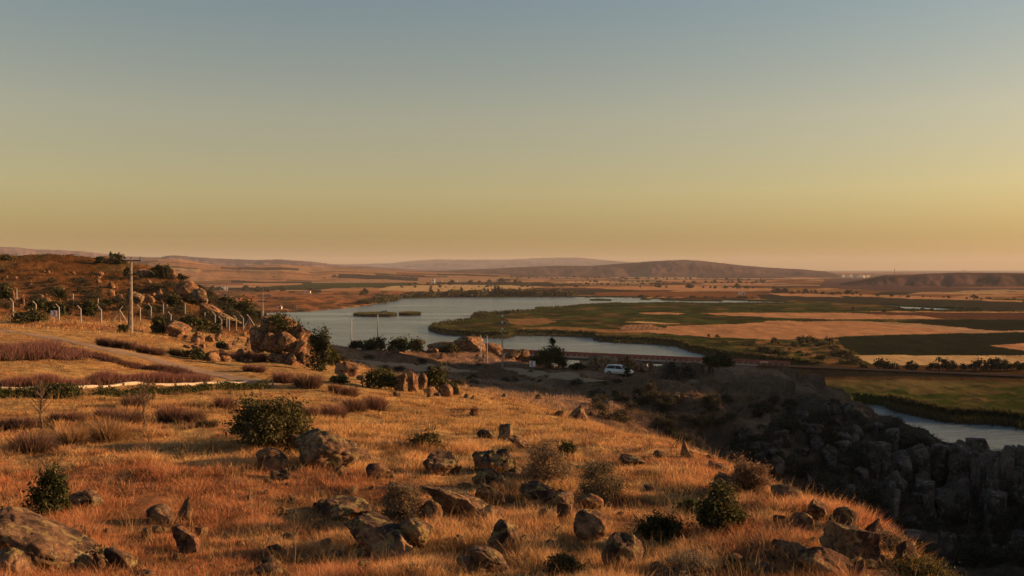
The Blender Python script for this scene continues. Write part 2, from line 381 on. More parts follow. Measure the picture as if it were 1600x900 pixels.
# ground round and behind the viewer
GX, GY = np.meshgrid(np.linspace(-120, 120, 60), np.linspace(-120, 1.2, 30))
i = np.arange(60*30).reshape(30, 60); q = np.stack([i[:-1, :-1], i[:-1, 1:], i[1:, 1:], i[1:, :-1]], -1).reshape(-1, 4)
GZ = 37.9-0.02*np.hypot(GX, GY)+0.2*fbm(GX/5, GY/5, seed=4)
GZ = GZ-np.maximum(GX-25, 0)*0.25
V = np.stack([GX.ravel(), GY.ravel(), GZ.ravel()], 1)
o = link('hilltop', np_mesh('hilltop', V, q, mats=[M_SOIL], col=np.tile(STRAW*0.7, (len(V), 1)))); tag(o, kind='structure')

# ------------------------------------------------------------------ water
t = NT('lake_water'); v_ = vec(t, 'Position')
mp = t.n('ShaderNodeMapping'); mp.inputs['Scale'].default_value = (0.35, 1.0, 1.0); t.l(v_, mp.inputs[0])
mp2 = t.n('ShaderNodeMapping'); mp2.inputs['Scale'].default_value = (0.004, 0.022, 1.0); t.l(v_, mp2.inputs[0])
w1 = t.noise(mp.outputs[0], 0.55, 5, 0.6); w2 = t.noise(mp2.outputs[0], 1.0, 6, 0.65, 0.6)
amp = t.ramp(w2, [(0.40, 0.04), (0.62, 1.0)])
mul = t.n('ShaderNodeMath', operation='MULTIPLY'); t.l(w1, mul.inputs[0]); t.l(amp, mul.inputs[1])
b_ = t.bsdf((0.12, 0.15, 0.15), 0.22, t.bump(mul.outputs[0], 1.0, 1.9), 0.5); b_.inputs['IOR'].default_value = 1.33
M_WATER = t.mat
me = np_mesh('lake', [(-1500, 150, 0), (2200, 150, 0), (2200, 3800, 0), (-1500, 3800, 0)], [(0, 1, 2, 3)], mats=[M_WATER])
tag(link('lake_water', me), kind='structure')

# ------------------------------------------------------------------ the plain beyond: shores, marsh and fields
def inpoly(px, py, poly):
    ins = np.zeros(px.shape, bool); n = len(poly)
    for i in range(n):
        x1, y1 = poly[i]; x2, y2 = poly[(i+1) % n]
        if y1 == y2: continue
        c = ((y1 > py) != (y2 > py)) & (px < (x2-x1)*(py-y1)/(y2-y1)+x1); ins ^= c
    return ins
LAKE = [(300,492),(405,489),(440,488),(480,487),(530,482.5),(560,479),(585,474.5),(605,473),(612,469),(625,466.8),(700,465),(800,464.6),(905,464.2),(1000,465),
 (1010,467),(1100,468.2),(1160,470),(1232,471.6),(1222,474.6),(1160,475),(1090,475.4),(1040,473.5),(970,474.5),(930,476.2),(905,478.4),(862,483),(835,485),(838,487.2),(790,490),(742,492.6),(738,495),(772,497.5),
 (735,500),(738,502.5),(700,506.5),(676,511.5),(672,516),(690,521),(740,526),(790,527.4),(806,523.2),(850,523.5),(900,525),(929,527),(932,531.5),(968,534.5),
 (1020,536.5),(1058,540),(1078,547),(1115,556),(1180,566),(1250,574),(1290,580),(1200,600),(1100,760),(1000,900),(300,900)]
ARM = [(1385,634),(1400,639),(1440,648),(1480,656),(1520,659),(1560,660),(1588,664),(1610,668),(1700,668),(2600,700),(2600,900),(1100,900),(1100,700),(1340,630)]
CHAN = [(1373,476.4),(1392,477),(1405,478.7),(1440,480.2),(1500,483.3),(1532,484.8),(1533,487),(1500,486),(1470,486.6),(1410,485.2),(1403,480.6)]
ISL = [[(921,468.5),(938,467.8),(956,468.8),(955,470.2),(924,470)],[(1000,467.4),(1018,467.2),(1017,468.7),(1001,468.6)],
       [(1030,467.6),(1070,467.4),(1132,468.9),(1128,471),(1080,470.6),(1036,469.6)],[(1164,468.5),(1210,469),(1240,471),(1225,471.8),(1170,471)],
       [(1260,471),(1330,473.5),(1330,475),(1270,474)]]
def water_mask(px, py):
    w = inpoly(px, py, LAKE) | inpoly(px, py, ARM) | inpoly(px, py, CHAN)
    for p in ISL: w &= ~inpoly(px, py, p)
    return w
GOLD, PALE, PINK, MARSH, CROP, MAROON, BROWN, RED, DGRN = [np.array(c) for c in ((0.44, 0.225, 0.105), (0.50, 0.33, 0.15), (0.40, 0.235, 0.125),
    (0.045, 0.056, 0.014), (0.018, 0.022, 0.011), (0.10, 0.045, 0.028), (0.23, 0.125, 0.05), (0.30, 0.125, 0.05), (0.034, 0.033, 0.02))]
FIELDS_SHADE = [
 (BROWN, [(790,500),(850,499),(872,505),(830,511),(800,508)]), (BROWN, [(800,514),(880,513),(1010,520),(1000,524),(860,519)]),
 (GOLD, [(1000,490.5),(1030,489),(1068,490.6),(1060,492.6),(1010,492.2)]), (GOLD, [(1090,491.5),(1130,490),(1330,490.5),(1480,497),(1478,500),(1300,500.6),(1180,497)]),
 (PALE, [(975,505),(1000,503.6),(1060,508),(1040,509)]),
 (PINK, [(966,513),(985,509.5),(1015,509.2),(1043,515.5),(1040,518),(975,518)]),
 (GOLD, [(1040,511.6),(1120,509.5),(1180,506.5),(1200,503.5),(1340,504),(1400,505.6),(1480,519),(1500,523),(1320,528),(1300,531),(1200,533),(1090,528),(1010,521.6),(960,520.5),(1000,518.6),(1042,517.8)]),
 (PINK, [(1345,505.3),(1410,506),(1500,514),(1560,520),(1800,514),(1800,519),(1600,521),(1505,523.4),(1470,517.5)]),
 (MAROON, [(1330,491),(1380,489.6),(1800,492.5),(1800,501.5),(1480,500.3),(1440,495.6)]), (GOLD, [(1330,488),(1800,488.7),(1800,491),(1400,489.3)]),
 (CROP, [(1398,503.4),(1450,501.4),(1800,502.3),(1800,516),(1560,519.8),(1490,512.5)]),
 (CROP, [(1308,530.5),(1400,527),(1600,521.8),(1800,520),(1800,530),(1600,540),(1545,542.2),(1600,550.8),(1800,570),(1800,559),(1345,557.6),(1318,546)]),
 (GOLD, [(1545,542.2),(1600,540),(1800,535),(1800,556),(1600,551)]), (PALE, [(1332,558),(1800,559.2),(1800,584),(1500,579.5),(1360,572.5),(1345,565)]),
 # land beyond the lake
 (MARSH*0.9, [(468,440.5),(520,439),(652,441),(660,447),(600,449.5),(420,452),(400,449),(470,446)]), (GOLD, [(380,440),(468,438.5),(474,444.6),(420,446.6),(380,445.5)]),
 (PALE, [(610,447.5),(700,444.8),(800,446),(850,448.5),(780,455.5),(640,456),(590,453)]), (DGRN, [(640,440),(760,441.5),(900,444.6),(900,447.6),(700,445)]),
 (DGRN, [(870,452),(960,453),(1000,456),(1010,462),(890,461.5),(800,457)]), (RED*0.6, [(930,457.5),(1010,456.2),(1190,458),(1230,463),(1180,466),(930,463.8)]),
 (GOLD, [(880,449),(1000,447.8),(1200,451),(1210,454),(1000,453.8)]), (DGRN, [(1180,461),(1300,459),(1380,466),(1600,474),(1800,477),(1800,487),(1540,486),(1470,482),(1340,476),(1190,468)]),
 (GOLD, [(1200,458.5),(1300,460.5),(1320,465.5),(1220,463)]), (GOLD, [(1300,459),(1420,463),(1600,471),(1600,473),(1420,467),(1310,463)]),
 (np.array((0.09, 0.05, 0.045)), [(1290,436),(1640,436),(1640,452),(1400,456.5),(1280,450)]), (GOLD*0.5, [(1380,443.5),(1500,446),(1640,449),(1640,452),(1400,448)]),  # first polygon paints a shadow lying on the plain, not a crop
]
def plain_col(px, py):
    x = px; c = np.tile(MARSH, (px.size, 1)).reshape(px.shape+(3,)); rng = np.random.RandomState(12)
    up = py < 470-np.clip((px-1000)/200, -3, 4)
    # strips of stubble, plough land and scrub
    ys = [424, 427, 429, 430.5, 432, 433.4, 435, 436.8, 438.5, 440.5, 442.6, 445, 447.4, 450, 453, 456.5, 460.5, 466, 475]
    wob = 0.8*vnoise(px/170, py*0, seed=4)
    for a, b in zip(ys[:-1], ys[1:]):
        row = up & (py+wob >= a) & (py+wob < b); cuts = np.cumsum(rng.uniform(35, 190, 60))-500
        seg = np.searchsorted(cuts, px+(py-a)*rng.uniform(-12, 12)); pal = [GOLD, PALE*0.85, BROWN, PINK, MAROON, DGRN, GOLD, GOLD*0.8, RED*0.7, BROWN*0.8]
        ch = rng.randint(0, len(pal), 80); arr = np.array(pal)[ch]*rng.uniform(0.8, 1.15, (80, 1))
        c[row] = arr[np.clip(seg[row], 0, 79)]
    for b in ys[1:-1]:
        ln = up & (np.abs(py+wob-b) < 0.3+0.25*vnoise(px/20, py*0, seed=int(b))) & (vnoise(px/55, py*0+b, seed=9) > -0.15); c[ln] = DGRN*0.8
    red = (px < 640) & (py > 455) & (py < 495); rn = sstep(-0.3, 0.5, fbm(px/26, py/4, seed=33, o=4))[..., None]
    c = np.where(red[..., None], RED*(1-rn)+BROWN*0.75*rn, c); rn = sstep(0.25, 0.5, fbm(px/12, py/2.5, seed=34, o=3))[..., None]; c = np.where(red[..., None], c*(1-0.7*rn)+DGRN*0.7*rn, c)
    gn = fbm(px/40, py/4.0, seed=15, o=4)
    m = (~up) & (py < 600)
    g = sstep(0.0, 0.8, gn)[..., None]; c = np.where(m[..., None], c*(1-0.55*g)+BROWN*0.8*0.55*g, c)
    sk = (0.55+0.6*sstep(-0.5, 0.5, fbm(px/28, py/1.1, seed=16, o=4)))[..., None]; c = np.where(m[..., None], c*sk, c)
    for col, poly in FIELDS_SHADE:
        k = inpoly(px+2.5*vnoise(px/9, py/2, seed=2), py+0.45*vnoise(px/14, py, seed=3)+0.2*vnoise(px/3, py*2, seed=5), poly)
        c[k] = col
    # ploughed curves by the marsh
    k = inpoly(px, py, FIELDS_SHADE[5][1]); s = np.sin((px+ (py-509)*3.2)*1.05)
    c[k & (s > 0.2)] = MAROON*1.5
    # right: track side scrub and marsh
    k = (px > 1180) & (py > 532) & (py < 575) & (px < 1345) & ~inpoly(px, py, FIELDS_SHADE[6][1]) & ~inpoly(px, py, FIELDS_SHADE[11][1]) & ~inpoly(px, py, FIELDS_SHADE[13][1])
    n = fbm(px/14, py/3, seed=45, o=4); kk = sstep(-0.3, 0.5, n)[..., None]
    c = np.where(k[..., None], MARSH*0.9*(1-kk)+BROWN*0.9*kk, c)
    k = (py > 590); kk = sstep(-0.4, 0.5, fbm(px/40, py/6, seed=46, o=4)+(620-py)/40)[..., None]
    c = np.where(k[..., None], MARSH*(1-kk)+np.array((0.12, 0.09, 0.035))*kk, c)  # marsh colour darkened to carry its dusky part shade
    nearw = np.zeros(px.shape)
    for dy, dx in ((1.0, 0), (-1.0, 0), (2.2, 0), (-2.2, 0)): nearw += water_mask(px+dx, py+dy*(py-HZ)/80.0)
    k = (nearw > 0) & (px > 590); c[k] = MARSH*0.75
    k = (py > 574) & (py < 597) & (px > 1180); c = np.where(k[..., None], BROWN*0.35, c)  # dark brown strip paints the shade of the road bank
    return c
def plain_h(px, py):
    """height of the land beyond the near shore, by its level position"""
    d = CAMZ*F/(py-HZ)
    # distance to the water, in photo pixels, by probing around
    w0 = water_mask(px, py)
    near = np.zeros(px.shape)
    for dy, dx in ((0.5, 0), (-0.5, 0), (1.2, 0), (-1.2, 0), (2.4, 0), (0, 7), (0, -7), (4, 0)):
        s = (py-HZ)/80.0
        near += water_mask(px+dx, py+dy*s)
    h = np.where(w0, -1.5, 0.7)
    reed = (~w0)*np.clip(near/3, 0, 1)*(1-0.9*sstep(620, 590, px)*(py > 466))
    h = h+reed*(1.5+0.7*vnoise(px/3.0, py*1.2, seed=19))*np.where(py < 482, 0.3, 1.0)
    marsh = (~w0)*(py > 470)*(py < 660); h = h+marsh*0.25*(1+fbm(px/30, py/4, seed=23, o=2))
    # hill on the left lake shore
    lh = sstep(640, 500, px)*sstep(488, 466, py+0.06*np.maximum(px-470, 0)-1.5*vnoise(px/40, py*0+1, seed=7))*sstep(467, 475, py)
    h = h+np.where(w0, 0, 1)*lh*(8+3*sstep(560, 380, px)+1.5*fbm(px/60, py/9.0, seed=29, o=3))
    return h
ROADPTS = [(-10, 405, 6.3), (20, 400, 6.1), (99, 370, 3.9), (180, 350, 2.2), (330, 320, 1.6), (600, 290, 1.5)]
def road_z(x): 
    return np.interp(x, [p[0] for p in ROADPTS], [p[2] for p in ROADPTS]), np.interp(x, [p[0] for p in ROADPTS], [p[1] for p in ROADPTS])
pxs = np.concatenate([np.arange(-900, -40, 12), np.arange(-40, 1640, 1.6), np.arange(1640, 2700, 12)])
pys = np.concatenate([np.arange(700, 600, -1.0), np.arange(600, 500, -0.6), np.arange(500, 440, -0.35), np.arange(440, 426, -0.2), [425.5, 425, 424.5, 424, 423.5, 423]])
PX, PY = np.meshgrid(pxs, pys); D = CAMZ*F/(PY-HZ); PH = plain_h(PX, PY)
PXW = (PX-800)/F*D
rz, ry = road_z(PXW)
emb = (PXW > 92)*np.clip(1.6-np.abs(D-ry)/6.0, 0, 1)  # low bank that carries the road on from the bridge
PH = np.where(emb > 0, np.maximum(PH, 0.7+(rz-0.7)*np.clip(emb, 0, 1)), PH)
PC = plain_col(PX, PY); PC[(emb > 0.05)] = BROWN*0.5
i = np.arange(PX.size).reshape(PX.shape); q = np.stack([i[:-1, :-1], i[:-1, 1:], i[1:, 1:], i[1:, :-1]], -1).reshape(-1, 4)
keep = ~((PH.ravel()[q] < -1).all(1)); q = q[keep]
t = NT('plain_cover'); a_ = attr(t); v_ = vec(t, 'Position')
mp = t.n('ShaderNodeMapping'); mp.inputs['Scale'].default_value = (1.0, 0.22, 1.0); t.l(v_, mp.inputs[0])
n_ = t.noise(mp.outputs[0], 0.10, 7, 0.7); n2_ = t.noise(v_, 0.012, 4, 0.6); n3_ = t.noise(mp.outputs[0], 0.6, 4, 0.7)
c_ = t.mix(1.0, a_, t.ramp(n_, [(0.3, 0.58), (0.7, 1.2)]), 'MULTIPLY'); c_ = t.mix(0.8, c_, t.ramp(n2_, [(0.3, 0.8), (0.7, 1.15)]), 'MULTIPLY')
c_ = t.mix(0.6, c_, t.ramp(n3_, [(0.3, 0.75), (0.7, 1.1)]), 'MULTIPLY')
t.bsdf(c_, 1.0, t.bump(n3_, 1.0, 0.5), 0.0); M_PLAIN = t.mat
V = np.stack([PXW.ravel(), D.ravel(), PH.ravel()], 1)
o = link('plain', np_mesh('plain', V, q, mats=[M_PLAIN], col=PC.reshape(-1, 3))); tag(o, kind='structure')
def plain_at(px, py):
    h = float(plain_h(np.array([float(px)]), np.array([float(py)]))[0]); d = CAMZ*F/(py-HZ)
    return ((px-800)/F*d, d, max(h, 0.0))

# ------------------------------------------------------------------ far hills
t = NT('far_hill_cover'); a_ = attr(t); v_ = vec(t, 'Position')
n_ = t.noise(v_, 0.004, 7, 0.65); vo = t.n('ShaderNodeTexVoronoi'); vo.inputs['Scale'].default_value = 0.0028
mp = t.n('ShaderNodeMapping'); mp.inputs['Scale'].default_value = (1.0, 0.5, 0.2); t.l(v_, mp.inputs[0]); t.l(mp.outputs[0], vo.inputs['Vector'])
sh = t.n('ShaderNodeSeparateColor'); t.l(vo.outputs['Color'], sh.inputs[0])
pat = t.ramp(sh.outputs[0], [(0.0, (1.25, 1.15, 1.0)), (0.4, (0.85, 0.75, 0.7)), (0.6, (1.1, 1.0, 0.95)), (0.8, (0.5, 0.5, 0.55))])
for nd in t.t.nodes:
    if nd.type == 'VALTORGB': nd.color_ramp.interpolation = 'CONSTANT'
c_ = t.mix(1.0, t.mix(1.0, a_, pat, 'MULTIPLY'), t.ramp(n_, [(0.3, 0.65), (0.7, 1.15)]), 'MULTIPLY')
t.bsdf(c_, 1.0, t.bump(n_, 0.6, 20), 0.0); M_HILL = t.mat
HILLS = [ # (name, distance, depth, colour, cliff, profile of the skyline)
 ('left_range', 8500, 0.45, (0.13, 0.08, 0.07), 0.15, [(-900,385),(-200,382),(0,386),(30,387),(60,390),(95,391),(130,393),(165,397),(200,401),(250,402),(262,399.5),(280,399.2),(300,401.5),(340,404),(400,406),(440,405.5),(490,409),(520,413),(600,418),(700,424)]),
 ('pale_range', 15000, 0.3, (0.075, 0.065, 0.07), 0.05, [(350,424),(430,416),(500,413),(560,412.5),(610,411.5),(640,408),(680,405.5),(740,406),(800,405.4),(830,403.8),(870,402.6),(905,402.4),(930,405),(965,408),(1000,410.5),(1060,415),(1150,421)]),
 ('mesa', 6000, 0.28, (0.06, 0.036, 0.034), 0.45, [(560,428),(640,423.5),(700,422.5),(780,419),(830,416.5),(870,415),(925,415.5),(960,412.5),(1000,409.5),(1040,406.8),(1075,406),(1100,407.8),(1125,410.8),(1160,414.5),(1200,418),(1250,420.5),(1290,424),(1310,429),(1330,432)]),
 ('right_plateau', 2600, 0.2, (0.055, 0.034, 0.034), 0.7, [(1290,447),(1320,442),(1350,436.5),(1385,429.5),(1430,429),(1460,427),(1500,426),(1560,426.5),(1610,427),(1700,428),(2000,426),(2700,424)]),
 ('far_right_plateau', 10500, 0.3, (0.16, 0.10, 0.07), 0.3, [(1180,426),(1260,425),(1300,424.2),(1330,425.8),(1400,425),(1440,424.5),(1500,423.8),(1540,424.4),(1600,425.6),(1800,425),(2600,422)]),
 ('stubble_hills', 4200, 0.42, (0.40, 0.215, 0.095), 0.0, [(-900,405),(0,404),(120,404),(180,406),(215,406.5),(245,404.5),(280,405.5),(305,409),(335,414),(370,415.5),(400,413.8),(440,412.8),(465,415),(490,417.2),(540,419),(590,421.5),(640,424),(720,427),(800,430)]),
]
for nm, d0, w, colr, cliff, prof in HILLS:
    xs = np.arange(prof[0][0], prof[-1][0], 2.0); ts = np.linspace(-1, 1, 160 if nm == 'stubble_hills' else 70)
    X, T = np.meshgrid(xs, ts); top = np.interp(X, [p[0] for p in prof], [p[1] for p in prof])
    hh = CAMZ+(HZ-top)/F*d0+0.0
    n = fbm(X/30, T*2.0, seed=hash(nm) % 1 + len(nm), o=5)
    prof_t = np.where(T < 0, 1-sstep(0, 1, np.abs(T)**(0.9)), 1-sstep(0, 1, np.abs(T)))
    cl = sstep(0.05, 0.75, 1-np.abs(T)+0.05*n)   # steeper scarp
    pt = prof_t*(1-cliff)+cl*cliff
    pt = pt*(1+0.0*n); DD = d0*(1+w*T)
    z = -3+(hh+3)*pt+(hh*0.08)*n*(pt*(1-pt)*4)
    gul = np.abs(fbm(X/26+T, T*0.9, seed=len(nm)+5, o=3)); z = z-hh*(0.04+0.12*cliff)*gul*(pt*(1-pt)*4)
    z = z+hh*0.012*fbm(X/5, T*3, seed=3, o=3)*pt
    V = np.stack([((X-800)/F*DD).ravel(), DD.ravel(), z.ravel()], 1)
    i = np.arange(X.size).reshape(X.shape); q = np.stack([i[:-1, :-1], i[:-1, 1:], i[1:, 1:], i[1:, :-1]], -1).reshape(-1, 4)
    cc = np.array(colr)*(0.75+0.5*sstep(-0.6, 0.6, fbm(X/40, T*5, seed=8, o=3)))[..., None]
    if nm == 'stubble_hills':
        z = -3+(hh+3)*prof_t+hh*0.03*n*(pt*(1-pt)*4); V[:, 2] = z.ravel()
        rg = np.random.RandomState(3); Ts = T+0.05*vnoise(X/60, T*0, seed=6); rows = np.sort(rg.uniform(-1, 0.2, 15)); ri = np.searchsorted(rows, Ts); pal = np.array([GOLD, PALE*0.9, BROWN, PINK, MAROON, DGRN, GOLD, GOLD*0.85, RED*0.8, GOLD])
        for r_ in range(16):
            k = ri == r_; cu = np.cumsum(rg.uniform(25, 130, 70))-900; sg = np.searchsorted(cu, X+T*rg.uniform(-60, 60)); ch = pal[rg.randint(0, 10, 80)]*0.8; cc[k] = ch[np.clip(sg, 0, 79)][k]
    o = link(nm, np_mesh(nm, V, q, mats=[M_PLAIN if nm == 'stubble_hills' else M_HILL], col=cc.reshape(-1, 3))); tag(o, kind='structure')
# ------------------------------------------------------------------ tracks
def ribbon(name, pts_px, w, mat, lift=0.06):
    """a track laid on the hillside through points seen at photo pixels"""
    P = []
    for p in pts_px:
        h = hit(*p[:2]) if len(p) == 2 else at_d(p[0], p[2])
        if h: P.append(h)
    P = np.array(P); seg = np.concatenate([[0], np.cumsum(np.hypot(np.diff(P[:, 0]), np.diff(P[:, 1])))]); n = int(seg[-1]/0.7)+2
    s = np.linspace(0, seg[-1], n); X = np.interp(s, seg, P[:, 0]); Y = np.interp(s, seg, P[:, 1])
    for _ in range(6): X[1:-1] = (X[:-2]+X[1:-1]*2+X[2:])/4; Y[1:-1] = (Y[:-2]+Y[1:-1]*2+Y[2:])/4
    dx, dy = np.gradient(X), np.gradient(Y); L = np.hypot(dx, dy); nx, ny = -dy/L, dx/L; V = []; m = 9
    for k in range(m):
        t = (k/(m-1)-0.5)*w*(1+0.15*fbm(s/3, s*0+k*0, seed=k//5)); xx = X+nx*t; yy = Y+ny*t
        e = lift if 0 < k < m-1 else -0.05
        V.append(np.stack([xx, yy, hgt(xx, yy)+e], 1))
    V = np.stack(V, 1).reshape(-1, 3); i = np.arange(n*m).reshape(n, m)
    q = np.stack([i[:-1, :-1], i[:-1, 1:], i[1:, 1:], i[1:, :-1]], -1).reshape(-1, 4)
    o = link(name, np_mesh(name, V, q, mats=[mat])); tag(o, kind='structure'); return X, Y
PATH = ribbon('path', [(-60,509),(0,517),(60,525),(110,533),(160,545),(210,556),(260,568),(310,580),(360,590),(410,598),(440,603)], 2.3, M_ASPH)
ROAD1 = ribbon('valley_road', [(560,566),(600,569),(640,573),(690,576),(730,579)], 4.0, M_ASPH, 0.1)
ROAD2 = ribbon('valley_track', [(800,576),(830,581),(870,586),(905,591),(935,597)], 5.0, M_ASPH, 0.12)

# ------------------------------------------------------------------ blades: grass, tufts, twigs
def blades(base, n, length, width, spread, cb, ct, rng, bend=0.35, upb=1.0, radial=None):
    """base (k,3), n blades at each; returns verts, quads, tris, colours"""
    k = len(base); N = k*n; B = np.repeat(base, n, 0)
    L = np.repeat(length, n)*rng.uniform(0.55, 1.15, N); W = np.repeat(width, n)*rng.uniform(0.7, 1.3, N)
    az = rng.uniform(0, 2*np.pi, N); tl = np.abs(rng.normal(0, spread, N))
    d = np.stack([np.cos(az)*np.sin(tl), np.sin(az)*np.sin(tl), np.cos(tl)*upb], 1)
    if radial is not None: B = B+np.repeat(radial, n)[:, None]*np.stack([np.cos(az), np.sin(az), az*0], 1)*rng.uniform(0, 1, N)[:, None]**0.7
    fa = rng.uniform(0, np.pi, N); s = np.stack([np.cos(fa), np.sin(fa), fa*0], 1)*W[:, None]/2
    bd = np.stack([np.cos(az), np.sin(az), az*0-0.35], 1)*(L*bend*rng.uniform(0.2, 1.2, N))[:, None]
    m = B+d*(L*0.55)[:, None]+bd*0.25; t = B+d*L[:, None]+bd
    V = np.stack([B-s, B+s, m-s*0.75, m+s*0.75, t], 1).reshape(-1, 3); i = np.arange(N)*5
    q = np.stack([i, i+1, i+3, i+2], 1); tr = np.stack([i+2, i+3, i+4], 1)
    var = rng.uniform(0.7, 1.25, N)[:, None]; CB = np.repeat(cb, n, 0)*var; CT = np.repeat(ct, n, 0)*var
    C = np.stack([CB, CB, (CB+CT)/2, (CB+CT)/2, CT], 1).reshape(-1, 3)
    return V, q, tr, C
# ------------------------------------------------------------------ rocks
_ico = {}
def ico(n):
    if n not in _ico:
        bm = bmesh.new(); bmesh.ops.create_icosphere(bm, subdivisions=n, radius=1)
        _ico[n] = (np.array([v.co[:] for v in bm.verts]), np.array([[v.index for v in f.verts] for f in bm.faces])); bm.free()
    return _ico[n]
def lump(seed, n=4, planes=9, cut=(0.55, 0.95), rough=0.12, kind='round', crag=0.45):
    R = np.random.RandomState(seed); v, f = ico(n); v = v.copy()
    planes, cut = {'block': (16, (0.42, 0.78)), 'column': (14, (0.42, 0.75)), 'slab': (13, (0.5, 0.85)), 'round': (11, (0.6, 0.92))}.get(kind, (planes, cut))
    if kind == 'column': v[:, 2] = np.sign(v[:, 2])*np.abs(v[:, 2])**0.8
    ax = np.array(Matrix.Rotation(R.uniform(0, 6.3), 3, 'Z') @ Matrix.Rotation(R.uniform(-.35, .35), 3, 'X'))
    for pi_ in range(planes):
        nn = R.normal(size=3); nn[2] *= 0.8
        if kind in ('block', 'column') and pi_ < 10: nn = ax[pi_ % 3]*(1 if pi_ % 2 else -1)+R.normal(size=3)*0.16
        if kind == 'column' and pi_ >= 6: nn[2] *= 0.15
        nn /= np.linalg.norm(nn); o = R.uniform(*cut)
        s = v @ nn; k = s > o; v[k] -= nn*((s[k]-o)*0.97)[:, None]
    off = R.uniform(0, 50, 3); p = v*1.3+off
    dd = rough*fbm(p[:, 0], p[:, 1], p[:, 2], seed=seed, o=3)+0.05*fbm(p[:, 0]*4, p[:, 1]*4, p[:, 2]*4, seed=seed+5, o=3)-0.10*np.clip(0.16-np.abs(fbm(p[:, 0]*2.6, p[:, 1]*2.6, p[:, 2]*1.2, seed=seed+3, o=2)), 0, 1)/0.16*crag
    rid = np.abs(fbm(p[:, 0]*1.6, p[:, 1]*1.6, p[:, 2]*1.6, seed=seed+9, o=2)); dd -= 0.10*np.clip(0.12-rid, 0, 1)/0.12*0.6
    if kind == 'spire':
        t = np.clip((v[:, 2]+1)/2, 0, 1); v[:, :2] *= (1.15-0.95*t)[:, None]; v[:, 0] += t*t*0.35
    if kind == 'slab': v[:, 2] *= 0.7; v[:, 2] = np.minimum(v[:, 2], 0.5+0.1*v[:, 0])
    if kind == 'disc': v[:, 0] = np.minimum(v[:, 0], 0.45)
    return v*(1+dd[:, None]), f
def rot_xyz(v, rx, ry, rz):
    M = np.array((Matrix.Rotation(rz, 3, 'Z') @ Matrix.Rotation(ry, 3, 'Y') @ Matrix.Rotation(rx, 3, 'X'))); return v @ M.T
def rock_mesh(name, parts, mat):
    """parts: (seed, n, kind, centre, half sizes, (rx,ry,rz))"""
    VV, FF, b = [], [], 0
    for sd, n, kd, c, hs, rt in parts:
        v, f = lump(sd, n, kind=kd); v = rot_xyz(v*np.array(hs), *rt)+np.array(c); VV.append(v); FF.append(f+b); b += len(v)
    return np_mesh(name, np.concatenate(VV), tris=np.concatenate(FF), mats=[mat], smooth=True)
_rs = [100]; FOOT = []
def rock(px, py, w, h, kind='round', tilt=0, label=None, cat='boulder', mat=None, name='boulder', group=None, d=None, n=4, sink=0.18, depth=0.8, rz=None):
    _rs[0] += 1; sd = _rs[0]; R = np.random.RandomState(sd)
    p = hit(px, py) if d is None else at_d(px, d)
    if p is None: return None
    if py > 780 and p[1] > 45: p = at_d(px, 19.0)
    k = p[1]/F; W, H = w*k/2, h*k/2; FOOT.append((p[0], p[1]+W*depth*0.7, W*0.85, W*depth*0.8))
    H = H*0.93; Htot = H*(1+sink)
    me = rock_mesh(name, [(sd, n, kind, (0, 0, 0), (W*1.12, W*depth, Htot*1.15), (0, math.radians(tilt), 0))], mat or M_ROCK)
    o = link(name, me); o.location = (p[0], p[1]+W*depth*0.7, p[2]+2*H-Htot)
    o.rotation_euler = (0, 0, R.uniform(-0.25, 0.25) if rz is None else rz)
    tag(o, label, cat, group); return o
A, Bq = M_ROCK, M_ROCK2
